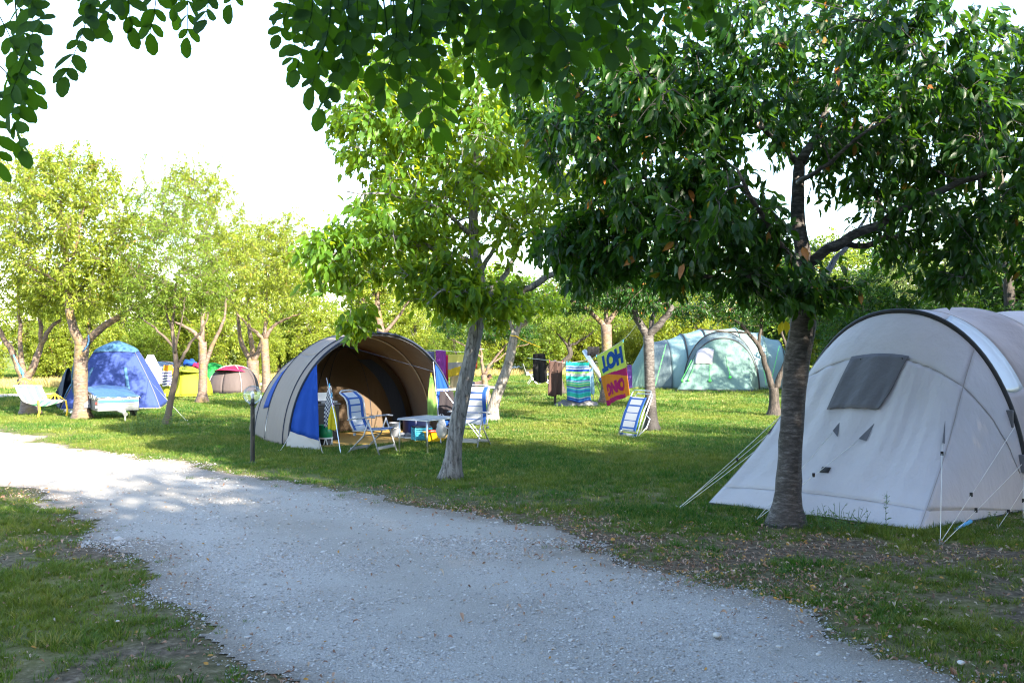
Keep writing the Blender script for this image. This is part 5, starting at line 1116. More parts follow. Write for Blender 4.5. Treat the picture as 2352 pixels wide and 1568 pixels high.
# ---- yellow cord on the leaning tree
recenter(tag(MB().tube(smooth_path([VP(1172,770,23.85),VP(1186,772,23.85),VP(1195,778,24),VP(1212,786,24.5),VP(1240,797,25.5)], 14), .012, 6).build('cord', M['orange_yellow']), 'yellow cord tied round the leaning pale tree', 'cord'))

# ================================================================== BOLLARD LAMP
lb = G(580, 1064); lm = thing('bollard_lamp', 'black bollard lamp with clear glass globe beside the road', 'lamp', tuple(lb))
MB().lathe([(0,0),(.06,0),(.06,.02),(.036,.03),(.034,.90),(.05,.91),(.052,.93),(.034,.935),(0,.935)], (0,0,0), 18).build('post', M['black_paint'], lm, world=False, smooth=True, auto=40)
MB().lathe([(0,.93),(.03,.93),(.03,1.0),(.022,1.01),(0,1.01)], (0,0,0), 14).build('lamp_holder', M['black_paint'], lm, world=False, smooth=True, auto=40)
def glass():
    m, t, b, o = newmat('globe_glass'); g = N(t, 'ShaderNodeBsdfGlossy'); g.inputs['Roughness'].default_value = .03; tr = N(t, 'ShaderNodeBsdfTransparent'); tr.inputs[0].default_value = (.93,.95,.96,1)
    fr = N(t, 'ShaderNodeFresnel'); fr.inputs[0].default_value = 1.18; mx = N(t, 'ShaderNodeMixShader'); mxx = N(t, 'ShaderNodeMath', operation='MULTIPLY_ADD'); t.links.new(fr.outputs[0], mxx.inputs[0]); mxx.inputs[1].default_value = .5; mxx.inputs[2].default_value = .13; g.inputs['Roughness'].default_value = .12; t.links.new(mxx.outputs[0], mx.inputs[0]); t.links.new(tr.outputs[0], mx.inputs[1]); t.links.new(g.outputs[0], mx.inputs[2]); t.links.new(mx.outputs[0], o.inputs[0]); return m
th = np.linspace(-math.pi/2+.25, math.pi/2, 18); MB().lathe([(.145*math.cos(a), 1.07+.145*math.sin(a)) for a in th], (0,0,0), 28).build('globe', glass(), lm, world=False, smooth=True)
MB().lathe([(0,1.01),(.018,1.01),(.028,1.05),(.03,1.09),(.015,1.12),(0,1.125)], (0,0,0), 14).build('bulb', M['white_plastic'], lm, world=False, smooth=True)

# ================================================================== TRAILER AND HAMMOCK
trl = thing('luggage_trailer', 'small galvanised trailer with blue tarpaulin by the sunlit cherry', 'trailer', (-9.95, 24.7, 0), math.radians(-57))
# local: +x forward (towbar), y across
LT, WT = 1.75, .95
MB().box((0,0,.40), (LT,WT,.34), bev=.015).build('box_body', M['galv'], trl, world=False)
for z in (.29,.40,.50): MB().box((LT/2+.006,0,z), (.012,WT*.98,.02), bev=.004).build('rib', M['galv'], trl, world=False)
MB().box((LT/2+.012,0,.465), (.010,WT*.96,.055)).build('blue_stripe', plain('stripe_blue', (.02,.09,.42), .4), trl, world=False)
P = np.array([[(x, y, .575+.20*np.clip((LT/2-x)/LT, 0, 1)-.02*abs(y)/WT*2-.012*math.sin(x*9)*math.cos(y*7)) for y in np.linspace(-WT/2-.02, WT/2+.02, 14)] for x in np.linspace(-LT/2-.02, LT/2+.03, 20)])
tp = MB().grid(P).build('tarpaulin', M['tarp'], trl, world=False, smooth=True, thick=.012)
for sg in (-1,1):
    y = sg*(WT/2+.025); P = np.array([[(x, y, .555+.20*np.clip((LT/2-x)/LT, 0, 1)), (x, y+.004*sg, .52)] for x in np.linspace(-LT/2, LT/2, 12)]); MB().grid(P).build('tarp_side', M['galv'], tp, world=False, thick=.01)
zz = [(LT/2+.03, -WT/2+k*WT/8, .565 if k % 2 == 0 else .50) for k in range(9)]; MB().tube(zz, .007, 5).build('lashing', M['rope'], tp, world=False); zz = [(x, -WT/2-.035, .60 if k % 2 == 0 else .50) for k, x in enumerate(np.linspace(-LT/2, LT/2, 13))]; MB().tube(zz, .007, 5).build('lashing', M['rope'], tp, world=False)
for sg in (-1,1):
    wh = MB(); pr = [(.0,-.05),(.13,-.055),(.21,-.05),(.225,0),(.21,.05),(.13,.055),(0,.05)]; wh.lathe(pr, (0,0,0), 22); V = np.vstack(wh.v); wh.v = [np.stack([V[:,0]-.15, V[:,2]+sg*(WT/2+.09), V[:,1]+.225], 1)]
    w_ = wh.build('wheel', M['tyre'], trl, world=False, smooth=True, auto=45); hb = MB().lathe([(0,.058),(.11,.058),(.12,.05),(.12,.0)], (0,0,0), 18); V = np.vstack(hb.v); hb.v = [np.stack([V[:,0]-.15, V[:,2]*sg+sg*(WT/2+.09), V[:,1]+.225], 1)]; hb.build('rim', M['brown_rust'], w_, world=False, smooth=True)
    P = np.array([[(-.15+.28*math.cos(a), sg*(WT/2+.02), .24+.28*math.sin(a)), (-.15+.28*math.cos(a), sg*(WT/2+.17), .24+.28*math.sin(a))] for a in np.linspace(.15, math.pi-.15, 14)]); MB().grid(P).build('mudguard', M['slate'], trl, world=False, thick=.012)
MB().tube([(LT/2-.3,0,.22),(LT/2+.62,0,.22)], .032, 8).build('towbar', M['alu'], trl, world=False); MB().tube([(LT/2+.6,0,.22),(LT/2+.78,0,.20)], [.04,.05], 10).build('coupling', M['alu'], trl, world=False); MB().tube([(LT/2+.45,.06,.32),(LT/2+.45,.06,.0)], .02, 8).build('jockey_wheel', M['alu'], trl, world=False); MB().tube([(LT/2+.58,0,.24),(LT/2+.52,0,.36),(LT/2+.44,0,.37)], .012, 6).build('handle', M['alu'], trl, world=False)
MB().tube([(-.15,-WT/2-.1,.225),(-.15,WT/2+.1,.225)], .02, 8).build('axle', M['black_paint'], trl, world=False)
MB().box((LT/2-.12,-WT/2-.014,.42), (.09,.012,.05)).build('reflector', M['red'], trl, world=False); MB().box((LT/2-.02,-WT/2-.02,.34), (.07,.05,.05), bev=.01).build('marker_lamp', M['white_plastic'], trl, world=False)
# hammock hung doubled from one tree
hm = thing('hammock', 'green and white striped hammock hung doubled from the cherry trunk', 'hammock', tuple(VP(90, 930, 25.3)*[1,1,0])); b0, b1 = VP(33, 886, 25.2), VP(95, 886, 25.4); c0, c1 = VP(87, 918, 24.9), VP(151, 919, 25.1)
def hmf(u, v): 
    u = np.asarray(u, float); v = np.asarray(v, float); a = b0*(1-u)[...,None]+b1*u[...,None]; b = c0*(1-u)[...,None]+c1*u[...,None]; P = a*(1-v)[...,None]+b*v[...,None]
    P[...,2] -= .22*np.sin(np.pi*v)+.10*np.sin(np.pi*u)*np.sin(np.pi*v); P[...,1] -= .1*np.sin(np.pi*v); return P
for k in range(7): panel('cloth_strip', hmf, (k/7, (k+1)/7, 0, 1), M['hammock_green' if k % 2 else 'hammock'], hm, (5, 18), .006)
for a, b in ((b0,b1),(c0,c1)): MB().tube([a+(a-b)*.03, b+(b-a)*.03], .014, 8).build('spreader_bar', M['hammock'], hm)
ap, aq = VP(54, 867, 25.3), VP(126, 903, 25.2)
for A_, a, b in ((ap,b0,b1),(aq,c0,c1)):
    for t in (0,.2,.4,.6,.8,1): MB().tube([A_, a*(1-t)+b*t], .010, 5).build('suspension_rope', M['orange_yellow'], hm)
MB().tube(smooth_path([ap, VP(50,850,25.4), VP(42,838,25.6), VP(31,815,25.8)], 8), .018, 6).build('blue_cord', M['cord_blue'], hm); MB().tube([VP(46,846,25.5),VP(52,858,25.4)], .04, 7).build('knot', M['cord_blue'], hm)
MB().tube(smooth_path([aq, VP(100,908,25.4), VP(72,900,25.8)], 6), .012, 6).build('yellow_cord', M['orange_yellow'], hm)
for p in (c0, c1): MB().tube(smooth_path([p, p+np.array([.04,0,-.25]), p+np.array([.02,0,-.36]), p+np.array([-.03,0,-.52])], 9), .022, 6).build('rope_tail', M['orange_yellow'], hm)
recenter(tag(MB().tube(smooth_path([VP(203,770,24.25),VP(204,785,24.2),VP(196,800,24.2),VP(172,830,24.6),VP(165,870,25),VP(168,900,25.4),VP(180,930,25.6)], 20), .02, 6).build('cord', M['dome_light']), 'pale blue rope looped from the sunlit cherry fork to the dome', 'cord'))
shoe('pale trainer lying beside the hammock', -11.4, 26.0, .2, 0, 'white_plastic'); shoe('blue-white trainer lying by the dome tent door', -11.85, 26.6, 1.0, 0, 'grey_plastic')
# ---- washing heaped on a rack behind the lime tent
rk = thing('clothes_airer', 'wire clothes airer between blue dome and lime tent', 'rack', tuple(G(352, 912)))
for sx in (-.5,.5):
    for sy in (-.25,.25): MB().tube([(sx,sy,0),(sx*.6,-sy,1.0)], .014, 6).build('leg', M['white_metal'], rk, world=False)
for k in range(5): MB().tube([(-.8,-.3+k*.15,1.02),(.8,-.3+k*.15,1.02)], .008, 5).build('wire', M['white_metal'], rk, world=False)
rp = np.array(rk.location); wht = c_('shirt_white', (.70,.72,.74)); 
hang('washing', 'white shirt hung highest on the wire clothes airer', 'clothes', rp+np.array([-.05,-.1,1.45]), .6, .7, wht, (1,0), 3, .07, .3); hang('washing', 'pale blue shirt at the left of the clothes airer', 'clothes', rp+np.array([-.35,-.3,1.05]), .5, .75, c_('shirt_paleblue', (.40,.58,.66)), (1,.1), 3, .06, .7); hang('washing', 'white cloth in the middle of the clothes airer', 'clothes', rp+np.array([.2,-.32,1.05]), .45, .6, wht, (1,-.1), 3, .05, .8)
hang('washing', 'orange top beside a striped one on the clothes airer', 'clothes', rp+np.array([.62,-.33,1.1]), .35, .3, c_('shirt_orange', (.65,.28,.02)), (1,.2), 2, .05, .8); hang('washing', 'navy and white striped top on the clothes airer', 'clothes', rp+np.array([.60,-.36,.9]), .32, .5, wht, (1,.2), 2, .04, .9, mats=[wht, c_('stripe_navy', (.03,.03,.16))], mfun=lambda u, v: int(v*11) % 2, n=(16,34)); hang('washing', 'small green cloth at the end of the clothes airer', 'clothes', rp+np.array([-.78,-.3,1.1]), .2, .35, c_('cloth_emerald', (.02,.40,.16)), (1,0), 1, .03, .8)
for (x, y, z, m, lab) in ((-12.1,37.4,1.1,'blue','blue bundle of bedding lying on the grey-blue dome tent'),(-11.75,37.35,.98,'pink','red and white bundle at the edge of the grey-blue dome')):
    o = MB(); th = np.linspace(-math.pi/2, math.pi/2, 9); o.lathe([(.26*math.cos(a), .12*math.sin(a)) for a in th], (x,y,z), 14); V = np.vstack(o.v); V[:,2] += .05*np.sin(V[:,0]*23+V[:,1]*17); o.v = [V]; recenter(tag(o.build('bedding', M[m], smooth=True), lab, 'bedding'))

# ================================================================== PERSON LYING ON A TOWEL
px = VP(1126, 784, 40.0)[0]; py = 40.0
towel = MB().grid(np.array([[(px-1.55+2.0*a, py-.28+.62*b+.3*(1-a), .022+.006*math.sin(a*17+b*9)) for b in np.linspace(0,1,12)] for a in np.linspace(0,1,24)])).build('towel', fabric('towel_white', (.72,.72,.70), 0), smooth=True, thick=.01)
recenter(tag(towel, 'white towel spread on the grass under the lying person', 'towel'))
pr = thing('person', 'person lying propped on the elbows on a white towel', 'person', (px-.5, py, 0))
J = {'pel':(-.78,.10,.13),'wai':(-.55,.08,.15),'che':(-.30,.05,.22),'nec':(-.12,.03,.34),'hed':(-.02,.0,.44),'top':(.03,-.01,.52),
     'ls':(-.27,.24,.25),'le':(-.05,.24,.07),'lh':(.16,.12,.06),'rs':(-.27,-.13,.25),'re':(-.05,-.15,.07),'rh':(.16,-.03,.06),
     'lk':(-1.22,.20,.10),'la':(-1.62,.20,.07),'lt':(-1.74,.22,.05),'rk':(-1.22,.02,.10),'ra':(-1.62,.0,.07),'rt':(-1.74,-.02,.05)}
E = [('pel','wai'),('wai','che'),('che','nec'),('nec','hed'),('hed','top'),('che','ls'),('ls','le'),('le','lh'),('che','rs'),('rs','re'),('re','rh'),('pel','lk'),('lk','la'),('la','lt'),('pel','rk'),('rk','ra'),('ra','rt')]
RD = {'pel':.13,'wai':.11,'che':.12,'nec':.05,'hed':.095,'top':.075,'ls':.06,'le':.04,'lh':.035,'rs':.06,'re':.04,'rh':.035,'lk':.06,'la':.04,'lt':.035,'rk':.06,'ra':.04,'rt':.035}
ks = list(J); me = bpy.data.meshes.new('body'); me.from_pydata([(J[k][0]+.5, J[k][1], J[k][2]+.02) for k in ks], [(ks.index(a), ks.index(b)) for a, b in E], []); me.materials.append(M['skin'])
bo = bpy.data.objects.new('body', me); COL.objects.link(bo); bo.parent = pr; sm = bo.modifiers.new('skin', 'SKIN'); sd = bo.modifiers.new('sub', 'SUBSURF'); sd.levels = 2; sd.render_levels = 2; sm.use_smooth_shade = True
for i, k in enumerate(ks): me.skin_vertices[0].data[i].radius = (RD[k],)*2; me.skin_vertices[0].data[i].use_root = (k == 'pel')
o = MB().lathe([(.098*math.cos(a), .11*math.sin(a)) for a in np.linspace(-.35, math.pi/2, 10)], (.49,0,.49), 16); V = np.vstack(o.v); V[:,0] -= .02; o.v = [V]; o.build('hair', M['hair'], pr, world=False, smooth=True)
for sg in (-1,1):
    MB().lathe([(0,-.008),(.012,0),(0,.008)], (.585, sg*.035, .455), 8).build('eye', M['mud'], pr, world=False); MB().lathe([(0,-.025),(.014,-.01),(.016,.015),(0,.025)], (.485, sg*.098, .45), 8).build('ear', M['skin'], pr, world=False)
MB().lathe([(0,-.02),(.018,-.01),(.008,.02),(0,.025)], (.598,0,.43), 8).build('nose', M['skin'], pr, world=False)
for sg, y0 in ((1,.12),(-1,-.03)):
    for k in range(5): yy = y0+(k-2)*.017; MB().tube([(.655,yy,.075),(.655+(.06 if k else .03)+.01*(2-abs(k-2)),yy+(0 if k else -.03*sg),.068),(.70+(.02 if k else -.01),yy+(0 if k else -.035*sg),.05)], .0085, 6).build('finger', M['skin'], pr, world=False)
MB().lathe([(.115,-.13),(.14,-.04),(.142,.05),(.12,.13)], (0,0,0), 16)
sw = MB(); P = np.array([[(-.34+.22*a, .10+.145*math.cos(t), .15+.135*math.sin(t)) for t in np.linspace(0, 2*math.pi, 18)] for a in np.linspace(0,1,6)]); sw.grid(P).build('swim_shorts', M['swim'], pr, world=False, smooth=True)
print('OBJECTS done')
# ================================================================== GRASS, GRAVEL, LITTER, WEEDS (uncountable stuff)
def scatter(name, pts, rots, scl, idx, sources, label, parent=None):
    me = bpy.data.meshes.new(name); me.vertices.add(len(pts)); me.vertices.foreach_set('co', np.asarray(pts, np.float32).ravel())
    a = me.attributes.new('rot', 'FLOAT_VECTOR', 'POINT'); a.data.foreach_set('vector', np.asarray(rots, np.float32).ravel())
    a = me.attributes.new('scl', 'FLOAT_VECTOR', 'POINT'); a.data.foreach_set('vector', np.asarray(scl, np.float32).ravel())
    a = me.attributes.new('idx', 'INT', 'POINT'); a.data.foreach_set('value', np.asarray(idx, np.int32))
    me.update(); o = bpy.data.objects.new(name, me); COL.objects.link(o)
    col = bpy.data.collections.new(name+'_pieces')
    for i, s in enumerate(sources):
        so_ = bpy.data.objects.new('%s_%02d' % (name, i), s); col.objects.link(so_)
    ng = bpy.data.node_groups.new(name, 'GeometryNodeTree'); ng.interface.new_socket('Geometry', in_out='INPUT', socket_type='NodeSocketGeometry'); ng.interface.new_socket('Geometry', in_out='OUTPUT', socket_type='NodeSocketGeometry')
    gi = ng.nodes.new('NodeGroupInput'); go_ = ng.nodes.new('NodeGroupOutput'); ip = ng.nodes.new('GeometryNodeInstanceOnPoints'); ci = ng.nodes.new('GeometryNodeCollectionInfo')
    ci.inputs[0].default_value = col; ci.inputs['Separate Children'].default_value = True; ci.inputs['Reset Children'].default_value = True
    ip.inputs['Pick Instance'].default_value = True
    def na(nm, ty): n = ng.nodes.new('GeometryNodeInputNamedAttribute'); n.data_type = ty; n.inputs[0].default_value = nm; return n.outputs[0]
    ng.links.new(gi.outputs[0], ip.inputs['Points']); ng.links.new(ci.outputs[0], ip.inputs['Instance']); ng.links.new(na('idx', 'INT'), ip.inputs['Instance Index']); ng.links.new(na('rot', 'FLOAT_VECTOR'), ip.inputs['Rotation']); ng.links.new(na('scl', 'FLOAT_VECTOR'), ip.inputs['Scale']); ng.links.new(ip.outputs[0], go_.inputs[0])
    md = o.modifiers.new('scatter', 'NODES'); md.node_group = ng
    return tag(o, label, None, None, 'stuff')
def grass_mat():
    m, t, b, o = newmat('grass_blade'); at = N(t, 'ShaderNodeAttribute', attribute_name='rnd'); oi = N(t, 'ShaderNodeObjectInfo')
    ge = N(t, 'ShaderNodeNewGeometry'); n = N(t, 'ShaderNodeTexNoise'); n.inputs['Scale'].default_value = .35; n.inputs['Detail'].default_value = 4; t.links.new(ge.outputs['Position'], n.inputs['Vector'])
    col = ramp(t, at.outputs['Fac'], [(0.0, (.014,.070,.005)), (.65, (.040,.130,.008)), (.9, (.12,.18,.028)), (.97, (.30,.26,.11))])
    dry = ramp(t, n.outputs[0], [(.42, 0.0), (.62, .65)]); col = mixrgb(t, dry, col, (.20,.20,.03)); col = mixrgb(t, .45, col, ramp(t, oi.outputs['Random'], [(0.0, (.007,.036,.005)), (.5, (.03,.10,.008)), (.85, (.12,.16,.022)), (.95, (.26,.22,.09))]))
    t.links.new(col, b.inputs['Base Color']); b.inputs['Roughness'].default_value = .55; b.inputs['Specular IOR Level'].default_value = .3
    tr = N(t, 'ShaderNodeBsdfTranslucent'); c2 = mixrgb(t, 1.0, col, (1.9,1.7,.9), 'MULTIPLY'); t.links.new(c2, tr.inputs[0]); mx = N(t, 'ShaderNodeMixShader'); mx.inputs[0].default_value = .35
    t.links.new(b.outputs[0], mx.inputs[1]); t.links.new(tr.outputs[0], mx.inputs[2]); t.links.new(mx.outputs[0], o.inputs[0]); return m
GM = grass_mat()
def tuft(nb, rad, h, wd, lean, seed):
    r = np.random.default_rng(seed); V = []; Fc_ = []; rn = []
    for k in range(nb):
        a = r.uniform(0, 6.28); d = rad*math.sqrt(r.random()); x, y = d*math.cos(a), d*math.sin(a); hh = h*r.uniform(.45, 1.15); fa = r.uniform(0, 6.28); w_ = wd*r.uniform(.6, 1.2)
        lx, ly = math.cos(a+r.normal(0, .8)), math.sin(a+r.normal(0, .8)); ln = lean*hh*r.uniform(.3, 1.4); sx, sy = -math.sin(fa)*w_, math.cos(fa)*w_; b = len(V)
        V += [(x-sx,y-sy,-.005),(x+sx,y+sy,-.005),(x+lx*ln*.4-sx*.8,y+ly*ln*.4-sy*.8,hh*.6),(x+lx*ln*.4+sx*.8,y+ly*ln*.4+sy*.8,hh*.6),(x+lx*ln,y+ly*ln,hh)]
        Fc_ += [(b,b+1,b+3,b+2),(b+2,b+3,b+4)]; rn += [r.random()]*5
    me = bpy.data.meshes.new('tuft'); me.from_pydata(V, [], Fc_); me.materials.append(GM); attr(me, 'rnd', rn); return me
tufts = [tuft(18, .045, .036, .0032, 1.1, s) for s in range(4)]+[tuft(22, .06, .062, .0034, .9, s+10) for s in range(3)]+[tuft(34, .16, .045, .005, 1.0, s+20) for s in range(4)]+[tuft(44, .34, .055, .010, .9, s+30) for s in range(3)]
tufts_low = [tuft(18, .05, .025, .003, 1.3, s+50) for s in range(3)]
def cand(n, y0, y1):
    y = np.sqrt(RNG.uniform(y0**2, y1**2, n)); x = RNG.uniform(-1, 1, n)*(.545*y+1.6); return x, y
GP = []; GR = []; GS = []; GI = []
def lay(n, y0, y1, ids, keep, s0=.75, s1=1.25):
    x, y = cand(n, y0, y1); g = green_mask(x, y); m = road_mask(x, y); pm = path_mask(x, y)
    k = keep(x, y, g, m) & (pm < 0); x, y, g = x[k], y[k], g[k]; n = len(x)
    GP.append(np.stack([x, y, np.zeros(n)], 1)); GR.append(np.stack([RNG.normal(0, .1, n), RNG.normal(0, .1, n), RNG.uniform(0, 6.28, n)], 1))
    s = RNG.uniform(s0, s1, n)*(.75+.35*g); GS.append(np.stack([s, s, s*(.7+.5*fbm(x*.7, y*.7, 2))], 1)); GI.append(RNG.choice(ids, n))
under = lambda x, y: (inside(x, y, np.array([R1, Fc, Lc, L1])) | inside(x, y, np.array(mat_c)))
dens = lambda g: RNG.random(g.shape) < (.03+.97*g**1.3)
lay(42000, 4.6, 11.5, list(range(0,7)), lambda x, y, g, m: (m < -.02) & dens(g) & ~under(x, y))
lay(26000, 11, 20, list(range(0,7))+[7,8,9,10], lambda x, y, g, m: (m < 0.0) & dens(g) & ~under(x, y))
lay(26000, 15, 32, [7,8,9,10], lambda x, y, g, m: (m < -.05) & dens(g) & ~under(x, y))
lay(15000, 28, 66, [11,12,13], lambda x, y, g, m: (m < -.05) & dens(g))
# ragged tongues of grass running onto the gravel
lay(16000, 4.6, 22, list(range(0,7)), lambda x, y, g, m: (m > -.15) & (m < .45) & (fbm(x*2.4+4, y*2.4, 3) > .57), .5, .95)
lay(30000, 5, 24, [0,1,2,3], lambda x, y, g, m: (m > .4) & (fbm(x*1.1+40, y*1.1+7, 4)+.25*(fbm(x*6, y*6, 2)-.5) > .69), .35, .75)
GP, GR, GS, GI = np.vstack(GP), np.vstack(GR), np.vstack(GS), np.concatenate(GI)
print('TUFTS', len(GP)); scatter('grass', GP, GR, GS, GI, tufts, 'short green grass covering the lawn and verges')
# tall dry grass in front of the hedge
dt = plain('dry_grass', (.26,.21,.075), .8)
def drytuft(s):
    me = tuft(40, .30, .30, .010, .6, s); me.materials.clear(); me.materials.append(dt); return me
x = RNG.uniform(-36, 14, 2600); y = np.interp(x, [-36,-26,-15,-8,0,14], [40,40.5,46,53,58,64])+RNG.normal(0, 1.6, 2600); k = path_mask(x, y) < -.3; x, y = x[k], y[k]; n = len(x)
scatter('dry_grass', np.stack([x,y,0*x],1), np.stack([0*x,0*x,RNG.uniform(0,6.28,n)],1), np.repeat(RNG.uniform(.6,1.3,n)[:,None],3,1), RNG.integers(0,3,n), [drytuft(s) for s in (71,72,73)], 'tall straw-coloured grass along the foot of the hedge')
# pebbles
st = [plain('pebble_%d' % i, c, .9, .25, 30, bmp=0) for i, c in enumerate([(.38,.365,.345),(.45,.435,.415),(.23,.22,.21),(.32,.27,.22)])]
def pebble(seed, m):
    r = np.random.default_rng(seed); bm = bmesh.new(); bmesh.ops.create_icosphere(bm, subdivisions=1, radius=1)
    for v in bm.verts: v.co *= r.uniform(.75, 1.15); v.co.z *= .55
    me = bpy.data.meshes.new('pebble'); bm.to_mesh(me); bm.free(); me.materials.append(m); return me
pbs = [pebble(i, st[[0,1,2,2,0,3][i]]) for i in range(6)]
def onroad(n, y0, y1, lim=-.15):
    x, y = cand(n, y0, y1); m = road_mask(x, y); k = m > lim; return x[k], y[k], m[k]
x, y, m = onroad(120000, 4.6, 9.5); x2, y2, m2 = onroad(60000, 9, 17); x = np.concatenate([x,x2]); y = np.concatenate([y,y2]); m = np.concatenate([m,m2]); n = len(x)
cl = fbm(x*1.7, y*1.7, 3); k = RNG.random(n) < np.clip((cl-.3)*3, .15, 1); x, y, m = x[k], y[k], m[k]; n = len(x)
s = np.exp(RNG.normal(math.log(.0056), .38, n))*np.where(y > 9.2, 1.35, 1); s = np.where(RNG.random(n) < .0015, s*2.4, s)
zz = .006+np.clip(m, 0, 1.2)*.018+(fbm(x*2.2, y*2.2, 3)-.5)*.014*np.clip(m*3, 0, 1)
scatter('gravel', np.stack([x,y,np.where(m > 0, zz, .004)+s*.15],1), np.stack([RNG.normal(0,.3,n),RNG.normal(0,.3,n),RNG.uniform(0,6.28,n)],1), np.stack([s*RNG.uniform(.8,1.5,n),s,s*RNG.uniform(.6,1,n)],1), RNG.choice(6, n), pbs, 'loose pale chippings strewn over the road')
# dead leaves
lf = [plain('dead_leaf_%d' % i, c, .75, .25, 20) for i, c in enumerate([(.25,.135,.085),(.33,.215,.15),(.16,.09,.06),(.40,.32,.24),(.40,.22,.05)])]
def dead(seed, m):
    r = np.random.default_rng(seed); tv, tf = leaf_template('near'); v = tv.copy(); v[:,0] *= .55*r.uniform(.7,1.2); v[:,2] += .25*r.uniform(.3,1.2)*np.abs(v[:,0])*2+.2*np.sin(v[:,1]*3+r.uniform(0,3)); v[:,1] -= .5; v[:,2] -= v[:,2].min()
    me = bpy.data.meshes.new('dead_leaf'); me.from_pydata(v.tolist(), [], tf); me.materials.append(m); return me
dls = [dead(i, lf[i % 5]) for i in range(9)]
x, y = cand(110000, 4.6, 13); m = road_mask(x, y); g = green_mask(x, y); edge = np.exp(-((m+.25)/.42)**2); rightside = (x > -1.45-.55*(y-5.6)).astype(float)
bare = np.exp(-((x-3.0)**2/6+(y-8.9)**2/2.0)); pr_ = edge*(.10+.55*rightside)*np.clip((fbm(x*1.3+8,y*1.3,3)-.35)*4,0,1)+bare*.35*(1-g)+.012+.10*(1-g)*(m < 0); k = RNG.random(len(x)) < pr_*.8; x, y, m = x[k], y[k], m[k]
x2, y2 = cand(900, 12, 26); k = road_mask(x2, y2) < .2; x, y, m = np.concatenate([x, x2[k]]), np.concatenate([y, y2[k]]), np.concatenate([m, road_mask(x2[k], y2[k])]); n = len(x); s = RNG.uniform(.012, .040, n); s = np.where(RNG.random(n) < .10, s*1.5, s)
scatter('fallen_leaves', np.stack([x,y,np.where(m > 0, .03, .010)+RNG.uniform(0,.012,n)],1), np.stack([RNG.normal(0,.35,n),RNG.normal(0,.35,n),RNG.uniform(0,6.28,n)],1), np.repeat(s[:,None],3,1), RNG.integers(0,9,n), dls, 'brown fallen leaves along the road edge'); print('LEAVES', n)
# a few bigger stones on the road
for i, (X_, Y_, s) in enumerate([(1648,1476,.030),(2208,1540,.022),(1905,1462,.016),(1790,1502,.018),(1880,1520,.016),(1700,1512,.014),(2045,1478,.013),(270,1442,.012)]):
    p = G(X_, Y_); bm = bmesh.new(); bmesh.ops.create_icosphere(bm, subdivisions=2, radius=s)
    for v in bm.verts: v.co = v.co*random.uniform(.9, 1.08); v.co.z *= .55; v.co.x *= 1.3
    me = bpy.data.meshes.new('stone'); bm.to_mesh(me); bm.free(); me.materials.append(st[[0,1,0][i % 3]]); me.polygons.foreach_set('use_smooth', [True]*len(me.polygons))
    o = bpy.data.objects.new('stone', me); COL.objects.link(o); o.location = (p[0], p[1], .045+s*.2); o.rotation_euler = (0,0,random.uniform(0,6)); tag(o, 'smooth grey stone lying loose on the gravel', 'stone', 'loose stones on the road')
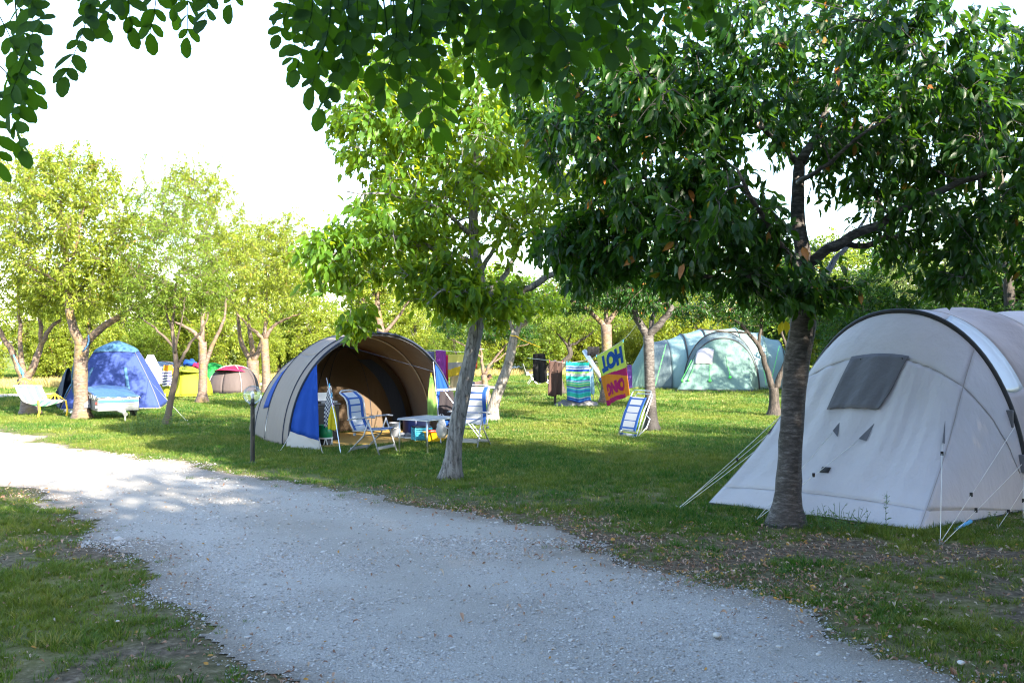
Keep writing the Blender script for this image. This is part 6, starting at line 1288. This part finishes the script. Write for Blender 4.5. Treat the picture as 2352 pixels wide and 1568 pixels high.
# weeds by the white tent and round the slender tree
wm = leaf_mat('leaf_weed', (.03,.085,.02), (.07,.15,.03), (.18,.34,.05), .35); sm_ = plain('weed_stem', (.06,.12,.03), .7)
def weed(label, loc, H, nst, spread, leafL, nleaf, seedhead=False, grp=None, lean=.12, m=None):
    t = thing('weed', label, 'plant', loc, 0, grp); r = np.random.default_rng(int(abs(loc[0]*97+loc[1]*31))); st_ = MB(); P = []; A = []; Ls = []
    for k in range(nst):
        a = r.uniform(0, 6.28); d = spread*math.sqrt(r.random()); b = np.array([d*math.cos(a), d*math.sin(a), 0]); hh = H*r.uniform(.7, 1.05); tip = b+np.array([math.cos(a)*lean*hh*r.uniform(.2,1.3), math.sin(a)*lean*hh, hh]); Q = smooth_path([b, (b+tip)/2+r.normal(0, .02, 3), tip], 8); st_.tube(Q, np.linspace(.004,.0015,8)*max(1, H), 4)
        for j in range(nleaf):
            s = r.uniform(.08, 1); p = Q[int(s*7)]; P.append(p); an = r.uniform(0, 6.28); A.append((math.cos(an), math.sin(an), r.uniform(.1,.9))); Ls.append(leafL*r.uniform(.6,1.2)*(1-.5*s))
        if seedhead:
            for j in range(46): s = r.uniform(.62, 1); P.append(Q[int(s*7)]+r.normal(0,.016,3)); A.append(r.normal(0,1,3)+np.array([0,0,.8])); Ls.append(.022)
    st_.build('stem', sm_, t, world=False, smooth=True); P, A, Ls = np.array(P), np.array(A), np.array(Ls); o = leaf_object('foliage', P, A, np.tile([0,0,1.],(len(P),1))+r.normal(0,.3,(len(P),3)), Ls, Ls*.26, 'far', m or wm, None); o.parent = t; tag(o, kind='stuff'); return t
weed('tall fleabane with feathery seed head before the white tent', tuple(G(2036, 1222)), .40, 1, .0, .07, 22, True, lean=.1)
weed('short leafy weed at the right foot of the white tent', tuple(G(2278, 1204)), .14, 5, .05, .05, 10)
weed('clump of wild grass blades at the foot of the white tent', tuple(G(1935, 1222)), .26, 26, .22, .10, 3, lean=.5)
weed('low weed sprouting beside the cherry trunk', tuple(G(1880, 1214)), .18, 12, .16, .09, 4, lean=.5)
wy = leaf_mat('leaf_weed_sun', (.07,.13,.025), (.16,.22,.04), (.32,.40,.06), .4)  # brighter copy of the weed leaf, sunlit look mixed into its colour
weed('sunlit weeds round the foot of the slender tree', (G(372, 985)[0]-.1, G(372, 985)[1], 0), .42, 60, .55, .075, 12, lean=.4, m=wy)
weed('weeds in the grass below the slender tree', (G(330, 992)[0], G(330, 992)[1], 0), .26, 40, .45, .06, 9, lean=.4, m=wy)
# yellow leaf pair hanging by the dark trunk
yl = leaf_mat('leaf_yellow', (.55,.42,.01), (.68,.52,.02), (.7,.55,.03), .4); c0 = VP(1796, 735, 10.0)
recenter(tag(leaf_object('yellow_leaf', np.array([c0, c0+np.array([.035,0,0])]), np.array([[-.18,0,-1.],[.12,-.1,-1.]]), np.array([[0,-1,.1],[.3,-1,.1]]), np.array([.155,.145]), np.array([.075,.085]), 'near', yl, None), 'pair of bright yellow leaves hanging beside the dark cherry trunk', 'leaf'))
print('SCATTER done')
